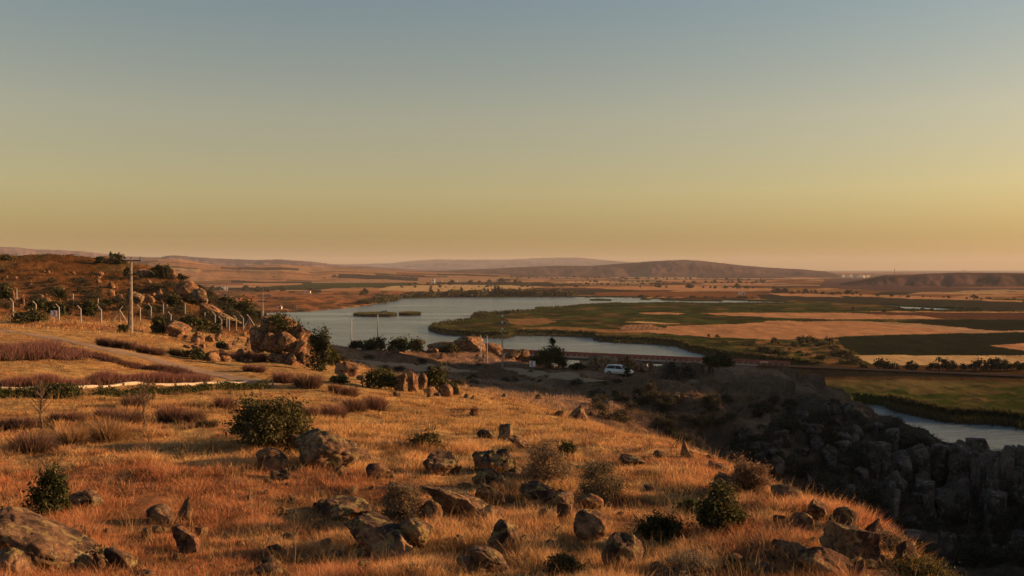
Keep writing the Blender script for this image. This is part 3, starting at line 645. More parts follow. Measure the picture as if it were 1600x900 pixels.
FG = [ # px, base py, width, height, kind, tilt, material, label
 (62,893,190,74,'slab',27,A,'long tan granite slab sloping down at the lower left corner'),
 (8,868,52,58,'round',0,Bq,'rounded orange boulder cut off by the left edge, below the small leafy bush'),
 (12,908,62,44,'round',10,A,'speckled grey-brown boulder in the very bottom left corner'),
 (28,842,62,42,'slab',25,A,'pale flat slab behind the long slab at the lower left'),
 (125,800,56,30,'round',0,A,'dark low arched boulder just right of the small upright leafy bush'),
 (286,815,24,40,'spire',12,A,'thin dark fin of rock standing upright in the lower left grass'),
 (248,818,46,26,'round',0,A,'low dark-topped boulder just left of the upright rock fin'),
 (287,868,62,48,'slab',30,Bq,'split slanting reddish rock half buried in grass below the upright fin'),
 (314,842,26,24,'block',0,A,'small dark block to the right of the split rock below the fin'),
 (152,896,28,30,'round',0,Bq,'small pinkish rock beside the low green ground bush at the lower left'),
 (186,896,54,40,'slab',32,A,'dark slanting slab right of the low green ground bush'),
 (218,906,50,16,'slab',0,A,'flat dark rock showing at the bottom edge, second slab from the left corner'),
 (420,737,50,32,'round',15,Bq,'brown boulder under the left front of the big round bush'),
 (436,752,40,24,'block',0,A,'small dark block in front of the brown boulder by the big bush'),
 (497,735,104,56,'round',8,A,'large tan boulder with a dark left face, right of the big round bush'),
 (466,712,54,38,'block',0,A,'dark block wedged between the big round bush and the large tan boulder'),
 (549,728,52,28,'round',10,A,'low mossy dark rock to the right of the large tan boulder'),
 (588,750,46,24,'round',5,Bq,'low brown rock above the dome-shaped grey shrub'),
 (693,745,58,34,'round',5,A,'dark domed boulder alone in the grass, middle of the slope'),
 (772,742,60,42,'round',0,A,'almost black rounded boulder on the left of the central rock group'),
 (790,691,36,32,'block',0,A,'upright cubic boulder lit on its right, highest of the central rocks'),
 (760,686,30,14,'round',0,A,'small dark rock immediately left of the upright cubic boulder'),
 (815,702,44,20,'slab',30,Bq,'slanting red slab below the upright cubic boulder'),
 (594,872,130,66,'slab',24,A,'broad slab with pale yellow lichen, lower centre of the slope'),
 (642,862,74,66,'slab',34,A,'thick leaning slab against the right of the lichen slab'),
 (532,812,84,30,'round',0,A,'dark shaded rocks sunk in grass left of the dome-shaped grey shrub'),
 (718,812,112,52,'slab',25,A,'dark-headed slab falling to the right, right of the dome-shaped shrub'),
 (768,822,50,26,'round',0,Bq,'rounded end block at the foot of the dark-headed slab'),
 (790,862,50,46,'round',10,A,'tan weathered boulder in grass below the dark-headed slab'),
 (672,818,40,34,'round',0,Bq,'reddish rock touching the right side of the dome-shaped shrub'),
 (765,898,84,46,'slab',30,A,'tan slab at the bottom edge in the centre'),
 (728,898,46,34,'slab',35,A,'dark leaning rock at the bottom edge left of the central tan slab'),
 (884,795,50,28,'block',0,A,'black-faced flat block on top of the broken red rocks'),
 (884,820,42,34,'block',0,Bq,'red block with a bright right edge under the black-faced block'),
 (930,846,62,50,'disc',0,Bq,'round boulder with a bright orange split face'),
 (910,828,32,28,'block',0,A,'dark block wedged left of the orange split boulder'),
 (972,890,62,56,'round',20,A,'dark boulder with a red flank at the lower right of the split boulder'),
 (846,790,66,42,'slab',20,A,'dark-red slab in grass left of the black-faced block'),
 (802,757,42,22,'slab',10,Bq,'small brightly lit orange rock below the black rounded boulder'),
 (765,762,46,28,'round',0,A,'grey boulder directly below the black rounded boulder'),
 (764,792,54,38,'slab',30,A,'tan slanting slab above the dark-headed slab'),
 (925,800,46,34,'slab',30,Bq,'tan slab under the left edge of the right grey shrub'),
 (852,762,50,26,'slab',15,A,'dark flat rock under the left grey shrub'),
 (988,728,48,20,'slab',8,A,'flat brown rock alone on the bright grass right of the grey shrubs'),
 (1134,780,48,40,'block',20,Bq,'dark purple-faced angular rock above the right green bush'),
 (1072,716,26,28,'spire',-25,Bq,'small leaning red rock on the edge of the shaded ravine'),
 (1122,738,38,18,'slab',20,Bq,'small pair of lit rocks on the slope edge left of the dry shrub'),
 (1234,788,52,28,'round',15,A,'dark rounded boulder on the slope edge right of the dry shrub'),
 (902,659,38,25,'spire',0,Bq,'pointed orange rock standing on the brow of the grass slope'),
 (878,654,28,14,'block',0,A,'small dark rock at the left foot of the pointed orange rock'),
 (1282,818,56,40,'block',25,Bq,'lit angular rock at the left of the bright outcrop on the right'),
 (1328,832,56,40,'block',0,Bq,'large sunlit face of the bright outcrop near the ravine'),
 (1368,840,36,30,'spire',0,Bq,'broken sunlit tip at the right of the bright outcrop'),
 (1348,894,130,72,'block',12,A,'massive dark-faced block below the bright outcrop'),
 (1418,886,44,42,'block',0,Bq,'sunlit square end beside the massive dark-faced block'),
 (1302,906,90,38,'round',15,Bq,'bright cracked boulder at the bottom edge on the right'),
 (1346,908,40,36,'spire',0,Bq,'pointed lit rock at the bottom edge touching the cracked boulder'),
 (1196,904,42,24,'block',10,A,'small dark block at the bottom edge left of the cracked boulder'),
 (1240,884,64,44,'slab',20,Bq,'dark-red jagged rocks left of the massive dark-faced block'),
 (1256,826,34,22,'round',0,Bq,'small reddish rock left of the bright outcrop'),
 (412,904,52,18,'round',0,A,'dark rock top showing at the bottom edge, lower left of centre'),
 (426,868,24,16,'round',0,A,'small dark stone in grass below the large tan boulder'),
 (566,906,26,38,'block',10,A,'dark upright stone at the bottom edge left of the lichen slab'),
 # outcrops further off
 (541,588,34,26,'round',0,Bq,'dark boulder with a lit tip right of the tall outcrop'),
 (624,612,26,32,'column',0,A,'shaded left column of the small outcrop at the edge of the grass'),
 (643,614,26,42,'column',0,Bq,'tallest column with a lit right edge, small outcrop at the grass edge'),
 (661,610,16,26,'round',0,Bq,'rounded right shoulder of the small outcrop at the grass edge'),
 (670,618,22,14,'round',0,Bq,'low orange rock right of the small outcrop'),
 (694,620,24,20,'round',0,Bq,'squat sunlit boulder, last on the right of the small outcrop'),
 (733,550,56,22,'round',0,Bq,'broad lit boulder at the lake edge left of the middle power pole'),
 (767,551,36,14,'round',0,Bq,'lit low boulder between the two thin poles and the middle power pole'),
 (698,550,52,14,'round',0,Bq,'low lit rock left of the broad boulder at the lake edge'),
 (818,566,24,20,'round',0,Bq,'small lit round rock left of the dark tree by the bridge'),
 (800,560,30,18,'block',0,A,'dark rock right of the middle power pole'),
 (838,568,18,14,'round',0,Bq,'small lit stone below the dark tree by the bridge'),
 (946,580,54,26,'round',0,A,'dark rock mass behind the parked white car'),
 (980,580,40,30,'slab',38,Bq,'slanting sunlit rock right behind the parked white car'),
 (1004,583,30,22,'slab',38,Bq,'sunlit rock rib right of the slanting rock behind the car'),
 (1018,576,10,12,'round',0,Bq,'small bright stone at the right end behind the parked car'),
 (912,592,14,8,'round',0,A,'small dark stone on the track left of the parked car'),
 # rocky hill on the left
 (164,412,24,13,'round',0,Bq,'crest boulder under the bushes on top of the rocky hill'),
 (224,433,26,14,'round',0,Bq,'yellowish rock right behind the tall left power pole'),
 (268,434,14,13,'round',0,Bq,'bright small knob rock on the crest of the rocky hill'),
 (288,464,36,26,'round',10,Bq,'large fissured boulder near the right end of the hill crest'),
 (311,480,36,36,'slab',35,A,'dark-faced leaning boulder at the right end of the hill crest'),
 (328,497,50,24,'slab',30,Bq,'long sloping rock below the dark-faced leaning boulder'),
 (208,476,28,19,'round',0,A,'dark-sided boulder just right of the left power pole'),
 (231,474,18,12,'round',0,Bq,'round pale boulder between two larger ones on the hill'),
 (245,469,18,20,'spire',0,Bq,'tall pale standing boulder on the hillside'),
 (263,471,16,12,'round',0,Bq,'small reddish boulder right of the tall pale standing one'),
 (272,528,50,32,'slab',25,Bq,'broad tan slab in front of the fence, left of the rubble'),
 (402,527,26,18,'round',0,A,'dark boulder pair at the left foot of the tall outcrop'),
 (367,496,16,13,'round',0,Bq,'reddish boulder among bushes above the last fence posts'),
 (353,480,12,9,'round',0,Bq,'small pale rock on the hill edge over the fields'),
 (355,512,44,22,'slab',30,A,'dark slanting rock behind the fence posts below the hill end'),
 (173,463,14,11,'round',0,Bq,'pale rock left of the tall left power pole'),
 (18,472,10,16,'spire',0,Bq,'thin standing stone at the far left above the fence'),
 (32,478,12,20,'spire',0,Bq,'upright pale stone beside the leftmost fence posts'),
]
for px, py, w, h, kd, tl, mt, lb in FG:
    d_ = hit(px, py); nn = 5 if (d_ and w*1.0 > 55) else 4 if w > 25 else 3
    rock(px, py, w, h, kd, tl, lb, mat=mt, n=nn)
# the tall outcrop left of the lake: one mass of joined blocks
p = hit(440, 566); k = p[1]/F
def loc_px(px, py): return ((px-440)*k, 0, (566-py)*k)
parts = []
for j, (px, py, w, h, dy, kd, tl) in enumerate([(410,540,40,56,1.2,'block',8),(398,546,26,34,0.6,'round',0),(426,536,40,50,0.6,'column',6),(420,556,44,40,-0.2,'block',12),(444,534,34,40,0.9,'block',20),(446,556,40,44,-0.3,'block',25),(462,548,34,44,0.6,'block',32),(470,562,34,38,-0.4,'block',28),(482,572,26,34,-0.7,'slab',35),(458,578,34,28,-0.9,'round',20),(436,570,40,24,-0.7,'slab',25),(476,548,24,26,1.0,'slab',38),(432,522,34,22,1.4,'slab',10)]):
    x_, _, z_ = loc_px(px, py-h/2+4); parts.append((900+j, 5, kd, (x_, dy, z_), (w*k/2*1.2, w*k/2*1.1, h*k/2*(0.8 if kd == 'column' else 1.2)), (0, math.radians(tl), 0)))
o = link('rock_outcrop', rock_mesh('rock_outcrop', parts, M_ROCK2)); o.location = (p[0], p[1]+1.0, p[2])
tag(o, 'tall fissured rock outcrop with a bush on top, left of the lake', 'rock outcrop')
OUT = (p[0], p[1]+1.0, p[2])

def many_rocks(n, region, sizes, name, label, cat, group, mat, variants=8, kinds=('round', 'block', 'slab'), seed=1, dmin=50, dmax=400, zs=0.8, zmax=99):
    R = np.random.RandomState(seed)
    ms = [rock_mesh(name, [(seed*50+j, 3, kinds[j % len(kinds)], (0, 0, 0), (1, 0.85, zs if kinds[j % len(kinds)] != 'column' else 1.7), (0, R.uniform(-0.3, 0.3), 0))], mat) for j in range(variants)]
    c = 0; tries = 0
    while c < n and tries < n*8:
        tries += 1; px, py = region(R); p = hit(px, py)
        if p is None or not (dmin < p[1] < dmax) or p[2] > zmax: continue
        s = sizes(R)*(0.5+0.5*p[1]/120)
        o = link(name, ms[R.randint(variants)]); o.scale = (s, s, s*R.uniform(0.8, 1.2)); o.rotation_euler = (R.uniform(-.15, .15), R.uniform(-.15, .15), R.uniform(0, 6.28))
        o.location = (p[0], p[1], p[2]+s*0.25); tag(o, label, cat, group); c += 1
many_rocks(60, lambda R: (R.uniform(280, 450), R.uniform(524, 566)), lambda R: R.uniform(0.3, 0.95), 'rubble_stone', 'tan rubble stone below the fence, left of the tall outcrop', 'stone', 'rubble stones between the fence and the path', M_ROCK2, seed=3, dmin=70)
many_rocks(150, lambda R: (R.uniform(0, 390), R.uniform(425, 492)), lambda R: 0.16+0.5*R.uniform(0,1)**2.5, 'hill_stone', 'small weathered stone scattered on the rocky hill at left', 'stone', 'stones on the rocky hill', M_ROCK2, seed=4, dmin=120)
many_rocks(34, lambda R: (R.uniform(500, 880), 585+R.uniform(0, 1)*50), lambda R: R.uniform(0.25, 0.6), 'edge_stone', 'small stone along the far edge of the grass slope', 'stone', 'stones along the grass edge', M_ROCK, seed=5, dmin=60)
many_rocks(60, lambda R: (R.uniform(960, 1420), R.uniform(670, 895)), lambda R: R.uniform(0.14, 0.42), 'slope_stone', 'small reddish stone lying in the grass of the right slope', 'stone', 'stones in the grass of the right slope', M_ROCK2, seed=6, dmin=16, dmax=60)
many_rocks(75, lambda R: (R.uniform(380, 960), R.uniform(740, 898)), lambda R: R.uniform(0.14, 0.45), 'slope_stone', 'small dark stone among the central boulders in the grass', 'stone', 'stones among the central boulders', M_ROCK, seed=16, dmin=16, dmax=60)
many_rocks(30, lambda R: (R.uniform(0, 380), R.uniform(770, 898)), lambda R: R.uniform(0.12, 0.35), 'slope_stone', 'small stone in the grass of the lower left slope', 'stone', 'stones of the lower left slope', M_ROCK, seed=17, dmin=16, dmax=60)
def rav(R):
    px = R.uniform(930, 1640)
    if px < 1150 or (px < 1260 and R.uniform() < 0.6): px = R.uniform(1180, 1640)
    lo = np.interp(px, [930,1100,1200,1260,1330,1400,1600], [662,700,680,646,640,676,740]); return px, R.uniform(lo, min(885, 650+(px-930)*0.46))
many_rocks(150, rav, lambda R: R.uniform(0.5, 1.5), 'ravine_rock', 'shade-darkened rock in the ravine', 'rock', 'rocks of the shaded ravine', M_ROCKD, seed=7, kinds=('block', 'column', 'block', 'slab'), variants=12, dmin=58)
# rock columns of the cliff
def col_r(R): return R.choice([1380, 1410, 1440, 1470, 1500, 1530, 1560, 1590])+R.uniform(-10, 10), R.uniform(720, 820)
many_rocks(42, col_r, lambda R: R.uniform(1.4, 2.4), 'cliff_column', 'tall dark rock column of the ravine cliff', 'rock column', 'columns of the ravine cliff', M_ROCKD, seed=8, kinds=('column',), variants=6, dmin=70)
many_rocks(16, lambda R: (R.uniform(920, 1060), R.uniform(612, 636)), lambda R: R.uniform(0.4, 0.8), 'ledge_rock', 'dark rock of the shaded ledge behind the grass brow', 'rock', 'rocks of the shaded ledge', M_ROCKD, seed=9, dmin=84)
many_rocks(30, lambda R: (R.uniform(560, 900), R.uniform(536, 562)), lambda R: R.uniform(0.3, 0.7), 'shore_rock', 'low rock between bushes along the near lake shore', 'rock', 'rocks along the near lake shore', M_ROCK2, seed=10, dmin=150)
rng = np.random.RandomState(4)
def scatter(n, a0, a1, r0, r1):
    a = rng.uniform(math.radians(a0), math.radians(a1), n); r = np.exp(rng.uniform(math.log(r0), math.log(r1), n))
    return r*np.sin(a), r*np.cos(a)
def path_dist(x, y, P):
    d = np.full(len(x), 1e9)
    for a, b in zip(P[0][::3], P[1][::3]): d = np.minimum(d, np.hypot(x-a, y-b))
    return d
# the tall dry grass of the slope
x, y = scatter(125000, -31, 29, 12.5, 112); z0 = base_h(x, y); px = 800+F*x/y; r = np.hypot(x, y)
pyy = HZ+(CAMZ-z0)/y*F
short = sstep(640, 615, pyy+0.05*(px-300))*sstep(700, 560, px)*(r > 40)   # mown field by the track
inr = np.zeros(len(x), bool)
for fx, fy, fa, fb in FOOT:
    if fy < 115: inr |= ((x-fx)/fa)**2+((y-fy-0.1*fb)/(fb*1.25))**2 < 1
keep = ~inr & (z0 > 28.5) & (path_dist(x, y, PATH) > 1.4) & (rng.uniform(0, 1, len(x)) > 0.12)
den = fbm(x/2.2, y/2.2, seed=71, o=3); keep &= (den > -0.62+0.25*rng.uniform(-1, 1, len(x)))
x, y, r, short, den = x[keep], y[keep], r[keep], short[keep], den[keep]
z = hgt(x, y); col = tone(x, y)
L = (0.10+0.19*sstep(-0.4, 0.9, fbm(x/1.6, y/1.6, seed=72, o=3)))*rng.uniform(0.75, 1.3, len(x))*(1-0.62*short)*(1.0+0.25*sstep(60, 25, r))
W = np.clip(r*0.00036, 0.005, 0.05)
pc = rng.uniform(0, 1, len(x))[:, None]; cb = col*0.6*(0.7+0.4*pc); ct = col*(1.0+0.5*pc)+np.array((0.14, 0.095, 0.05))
cb = cb*np.exp(rng.normal(0, 0.25, len(x)))[:, None]; ct = ct*np.exp(rng.normal(0, 0.22, len(x)))[:, None]
dk = (rng.uniform(0, 1, len(x)) < 0.12) | (fbm(x/1.3, y/1.3, seed=99, o=3) < -0.38); ct[dk] = ct[dk]*0.33+np.array((0.03, 0.012, 0.012)); cb[dk] *= 0.4; L[dk] *= 0.7
rd = rng.uniform(0, 1, len(x)) < 0.25; ct[rd] = ct[rd]*np.array((0.85, 0.6, 0.55)); cb[rd] = cb[rd]*np.array((0.85, 0.65, 0.6))
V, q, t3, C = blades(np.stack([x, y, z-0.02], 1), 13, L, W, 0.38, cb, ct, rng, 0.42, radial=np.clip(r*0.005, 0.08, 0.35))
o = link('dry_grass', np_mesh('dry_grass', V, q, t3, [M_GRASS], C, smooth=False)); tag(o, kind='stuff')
# rough tussocks of the shaded valley and the rocky hill
x, y = scatter(34000, -30, 29, 52, 300); z0 = base_h(x, y); px = 800+F*x/y; r = np.hypot(x, y)
keep = ((z0 < 29) | (r > 108)) & (z0 > 3) & (path_dist(x, y, ROAD1) > 2.6) & (path_dist(x, y, ROAD2) > 3.2) & (path_dist(x, y, PATH) > 1.4)
keep &= fbm(x/6, y/6, seed=81, o=3) > -0.35
x, y, r, px, z0 = x[keep], y[keep], r[keep], px[keep], z0[keep]; z = hgt(x, y); col = tone(x, y)
pc = rng.uniform(0, 1, len(x))[:, None]; gr = (rng.uniform(0, 1, len(x)) < 0.25)
cb = col*0.7; ct = col*(0.95+0.5*pc); ct[gr] = ct[gr]*0.5+OLIVE*0.6; cb[gr] = OLIVE*0.7
L = rng.uniform(0.25, 0.6, len(x)); W = np.clip(r*0.0005, 0.02, 0.12)
V, q, t3, C = blades(np.stack([x, y, z-0.03], 1), 9, L, W, 0.6, cb, ct, rng, 0.3, radial=np.clip(r*0.005, 0.2, 0.9))
o = link('valley_tussocks', np_mesh('valley_tussocks', V, q, t3, [M_GRASS], C, smooth=False)); tag(o, kind='stuff')


# single tall stalks standing above the grass
x, y = scatter(5200, -29, 27, 14, 60); z0 = base_h(x, y); k = z0 > 29.5; x, y = x[k], y[k]; r = np.hypot(x, y); z = hgt(x, y); n = len(x)
col = np.tile((0.50, 0.31, 0.13), (n, 1))*rng.uniform(0.5, 1.25, n)[:, None]
V, q, t3, C = blades(np.stack([x, y, z], 1), 4, rng.uniform(0.3, 0.6, n), np.clip(r*0.0003, 0.004, 0.02), 0.25, col*0.7, col, rng, 0.5, radial=np.full(n, 0.25))
o = link('seed_stalks', np_mesh('seed_stalks', V, q, t3, [M_GRASS], C, smooth=False)); tag(o, kind='stuff')
# ------------------------------------------------------------------ bushes
def leaf_cloud(R, n, W, D, H, leaf, c0, c1, clumps=26, cl=0.3, base=0.12, aspect=0.5, hang=0.0):
    """n leaves gathered in clumps through a dome W x D x H (half, half, full)"""
    a = R.uniform(0, 2*np.pi, clumps); u = R.uniform(0.0, 1, clumps); rr = np.sqrt(1-u*u*0.9)*R.uniform(0.35, 1.0, clumps)**0.5
    C = np.stack([np.cos(a)*rr*W, np.sin(a)*rr*D, base*H+u*H*(1-base)*R.uniform(0.75, 1.0, clumps)], 1)
    k = R.randint(0, clumps, n); cs = R.uniform(0.6, 1.3, clumps)[k][:, None]
    P = C[k]+R.normal(size=(n, 3))*cs*np.array((W, D, H*0.5))*cl
    P[:, 2] = np.clip(P[:, 2], 0.02*H, None)
    e1 = R.normal(size=(n, 3)); e1 /= np.linalg.norm(e1, axis=1)[:, None]; e2 = np.cross(e1, R.normal(size=(n, 3))); e2 /= np.linalg.norm(e2, axis=1)[:, None]
    sp_ = (R.uniform(0, 1, clumps) < 0.22)[k]; P[sp_] = P[sp_]*(1+R.uniform(0, 0.28, sp_.sum())[:, None])
    s = leaf*R.uniform(0.6, 1.4, n)[:, None]; e1 = e1*s; e2 = e2*s*aspect
    V = np.stack([P-e1, P+e2, P+e1, P-e2], 1).reshape(-1, 3); q = np.arange(n*4).reshape(n, 4)
    t = (R.uniform(0, 1, clumps)[k]*0.6+R.uniform(0, 1, n)*0.4)[:, None]; col = (np.array(c0)*(1-t)+np.array(c1)*t)*np.exp(R.normal(0, 0.3, n))[:, None]
    dead = R.uniform(0, 1, n) < 0.06; col[dead] = np.array((0.16, 0.10, 0.05)); col = np.repeat(col, 4, 0)
    return V, q, col, C
def twigs(R, C, r0, parent, name='branches', mat=None, origin=(0, 0, 0)):
    m = MB()
    for c in C:
        b = Vector(origin)+Vector((R.uniform(-1, 1)*r0*2, R.uniform(-1, 1)*r0*2, 0)); c = Vector(c); mid = b.lerp(c, 0.5)+Vector(R.normal(size=3)*0.12*(c-b).length); mid.z = max(mid.z, 0.05)
        m.tube(b, mid, r0, r0*0.65, 5); m.tube(mid, c, r0*0.65, r0*0.25, 5)
    return m.build(name, mat or M_BARK, parent)
def bush(px, py, w, h, label, cat='bush', name='leafy_bush', n=5000, leaf=0.05, c0=(0.03, 0.035, 0.012), c1=(0.085, 0.085, 0.025), seed=1, clumps=26, cl=0.24, aspect=0.5, d=None, pos=None, group=None, r0=0.02):
    p = pos or (hit(px, py) if d is None else at_d(px, d)); R = np.random.RandomState(seed)
    if p is None: return
    if py > 780 and p[1] > 45: p = at_d(px, 18.0)
    k = p[1]/F; W = w*k/2; H = h*k
    t = empty(name, (p[0], p[1]+W*0.6, p[2]-0.03)); tag(t, label, cat, group)
    V, q, c, C = leaf_cloud(R, n, W*0.82, W*0.75, H*0.95, leaf, c0, c1, clumps, cl, aspect=aspect)
    link('foliage', np_mesh('foliage', V, q, mats=[M_LEAF], col=c, smooth=False), t); twigs(R, C, r0, t)
    return t
G0, G1 = (0.022, 0.028, 0.010), (0.075, 0.082, 0.025)
D0, D1 = (0.10, 0.075, 0.045), (0.24, 0.17, 0.10)
bush(410, 706, 146, 78, 'large round dark green bush in the grass, beside the large tan boulder', n=11000, leaf=0.055, c0=(0.035,0.035,0.014), c1=(0.12,0.105,0.04), seed=11, clumps=60, cl=0.17, r0=0.025)
bush(70, 815, 62, 74, 'small upright green bush left of the low arched boulder', n=4200, leaf=0.04, c0=G0, c1=G1, seed=12, clumps=22, cl=0.22)
bush(124, 892, 66, 34, 'low green ground bush between slabs at the lower left', n=2600, leaf=0.035, c0=G0, c1=(0.10,0.085,0.035), seed=13)
bush(1132, 838, 80, 72, 'tall green bush with yellowish side below the purple-faced rock', n=6000, leaf=0.04, c0=G0, c1=(0.10,0.095,0.03), seed=14, clumps=34)
bush(1090, 812, 66, 30, 'low dark green bush spreading left of the tall green bush', n=2400, leaf=0.035, c0=G0, c1=G1, seed=15)
bush(1034, 854, 74, 44, 'spiky dark green bush low in the right grass', n=2800, leaf=0.055, c0=(0.012,0.018,0.006), c1=(0.06,0.06,0.02), seed=16, aspect=0.22, cl=0.3)
bush(625, 822, 80, 66, 'dome-shaped grey-brown dry shrub behind the lichen slab', 'shrub', 'dry_shrub', 7500, 0.028, D0, D1, 17, 50, 0.16, 0.3)
bush(852, 762, 92, 66, 'left one of two grey-brown dry shrubs in the central rocks', 'shrub', 'dry_shrub', 7000, 0.035, D0, D1, 18, 50, 0.17, 0.3)
bush(942, 788, 84, 64, 'right one of two grey-brown dry shrubs in the central rocks', 'shrub', 'dry_shrub', 7500, 0.032, D0, (0.2,0.16,0.085), 19, 50, 0.17, 0.3)
bush(1178, 772, 78, 50, 'broad reddish dry shrub on the slope edge above the ravine', 'shrub', 'dry_shrub', 6500, 0.035, (0.12,0.07,0.045), (0.26,0.16,0.09), 20, 46, 0.17, 0.3)
bush(1402, 868, 58, 32, 'small pale dry shrub on top of the massive dark-faced block', 'shrub', 'dry_shrub', 3500, 0.025, D0, (0.3,0.2,0.11), 21, 30, 0.2, 0.3)
bush(1448, 916, 120, 36, 'low yellow-green shrub at the bottom edge by the ravine', n=5000, leaf=0.022, c0=G0, c1=(0.14,0.115,0.035), seed=22, clumps=40)
bush(662, 700, 54, 22, 'low green tufted bush in tall grass, middle of the slope', n=1600, leaf=0.05, c0=G0, c1=(0.12,0.1,0.035), seed=23)
bush(886, 718, 32, 26, 'small dark green bush above the grey dry shrubs', n=1500, leaf=0.04, c0=G0, c1=G1, seed=24)
bush(742, 651, 18, 14, 'tiny reddish dry bush alone on the bright upper slope', 'shrub', 'dry_shrub', 500, 0.05, (0.14,0.07,0.04), (0.26,0.13,0.08), 25)
bush(640, 905, 60, 18, 'low grey scrub at the bottom edge under the leaning slab', 'shrub', 'dry_shrub', 2000, 0.02, D0, D1, 26)
bush(1080, 908, 130, 34, 'wide silvery dry scrub along the bottom edge right of centre', 'shrub', 'dry_shrub', 6000, 0.018, D0, (0.3,0.23,0.15), 27, 60, 0.13, 0.3)
bush(880, 900, 60, 30, 'dark low scrub at the bottom edge below the split boulder', 'shrub', 'dry_shrub', 2200, 0.025, (0.03,0.03,0.015), (0.12,0.09,0.04), 28)
# bush growing on the outcrop
bush(0, 0, 54, 24, 'dark green bush growing on top of the tall outcrop', n=3500, leaf=0.10, c0=G0, c1=G1, seed=29, pos=(OUT[0]-(440-431)/F*OUT[1], OUT[1]+0.2, OUT[2]+(566-521)/F*OUT[1]), clumps=30)
MID = [
 (498,580,34,58,'tall green bush against the right flank of the tall outcrop'),(518,572,24,26,'smaller green bush right behind the tall outcrop'),
 (590,608,58,28,'wide dark bush left of the small outcrop at the grass edge'),(604,604,30,22,'bush touching the left column of the small outcrop'),
 (682,610,46,32,'round dark bush behind the right rocks of the small outcrop'),(706,618,20,16,'small bush at the right end of the small outcrop'),
 (556,541,22,14,'first dark bush on the near lake shore, counting from the outcrop'),(588,545,32,18,'dark bush at the foot of the right street lamp on the shore'),
 (620,548,40,18,'wide dark bush in the middle of the near shore bushes'),(650,550,30,18,'last dark bush before the lit shore boulders'),
 (575,547,20,14,'low bush between two larger near shore bushes'),(705,552,24,12,'low bush among the lit shore boulders'),
 (978,590,18,15,'small bush in front of the parked white car'),(1050,594,26,26,'sparse grey scrub right of the parked car'),(1075,592,22,18,'low grey scrub further right of the parked car'),
 (1130,574,34,22,'rounded dark bush standing out against the bridge'),(1112,582,26,16,'low dark bush left under the rounded bush by the bridge'),
 (905,580,26,12,'low bush beneath the bridge pier'),(530,600,30,12,'low olive bush on the slope below the dark boulder'),
 (182,413,22,15,'left dark bush on the crest of the rocky hill'),(155,412,14,10,'small dark bush left on the crest'),(176,405,18,10,'top dark bush over the crest boulder'),(8,408,15,9,'dark bush on the skyline at the far left'),
 (5,467,20,18,'green bush at the left edge above the fence'),(36,506,56,18,'spreading dark bush in front of the leftmost fence posts'),(82,492,34,18,'dark bush behind the chevron sign'),
 (54,484,34,15,'dark bush between the two leftmost fence posts'),(136,494,28,22,'dark bush behind the middle fence posts left of the power pole'),(165,480,16,12,'small green bush above the braced fence post'),
 (200,432,16,13,'dark bush left of the yellowish crest rock'),(250,436,30,20,'broad dark bush on the crest left of the knob rock'),(240,428,14,9,'small bush on the crest right of the power pole'),(280,430,12,9,'small dark bush on the crest right of the knob rock'),
 (309,448,14,10,'dark bush sitting on the large fissured boulder'),(270,480,26,15,'green bush below the pale standing boulder'),(232,490,14,14,'narrow green bush on the hillside behind the fence'),
 (244,522,24,30,'tall green bush left of the broad tan slab'),(292,514,34,22,'bright green bush right above the broad tan slab'),(314,518,26,18,'green bush above the rubble behind the fence'),
 (352,484,30,18,'green bush at the right end of the hill'),(378,486,34,24,'larger green bush over the last fence posts'),(390,498,20,14,'green bush touching the last braced fence post'),
 (336,522,18,13,'small green bush in the rubble below the fence'),(404,506,22,18,'dark bush right of the last braced post, by the power pole'),(190,520,16,12,'dark bush at the foot of the left power pole'),
 (300,562,34,14,'olive bush on the slope above the track end'),(345,545,16,10,'tiny bush among rubble left of the outcrop'),
]
for j, (px, py, w, h, lb) in enumerate(MID):
    grey = 'grey' in lb; p = hit(px, py)
    if p is None: continue
    bush(px, py, w, h, lb, n=int(500+w*h*1.6), leaf=0.0012*p[1]+0.02, c0=(0.06,0.05,0.04) if grey else G0, c1=(0.13,0.11,0.085) if grey else ((0.09,0.088,0.028) if j % 3 else (0.07,0.075,0.03)), seed=200+j, clumps=14, cl=0.26, r0=0.03)
# fan-leaved shrub on the hill
p = hit(93, 470); t = empty('spiky_shrub', p); tag(t, 'fan-shaped spiky dark shrub on the hillside above the chevron sign', 'shrub')
R = np.random.RandomState(5)
V, q, t3, C = blades(np.array([[0, 0, 0.3]]), 260, np.array([2.0]), np.array([0.16]), 0.75, np.array([G0]), np.array([[0.07, 0.075, 0.03]]), R, 0.25)
link('fronds', np_mesh('fronds', V, q, t3, [M_LEAF], C, smooth=False), t); m = MB(); m.tube((0, 0, -0.1), (0, 0, 0.6), 0.2, 0.15); m.build('trunk', M_BARK, t)
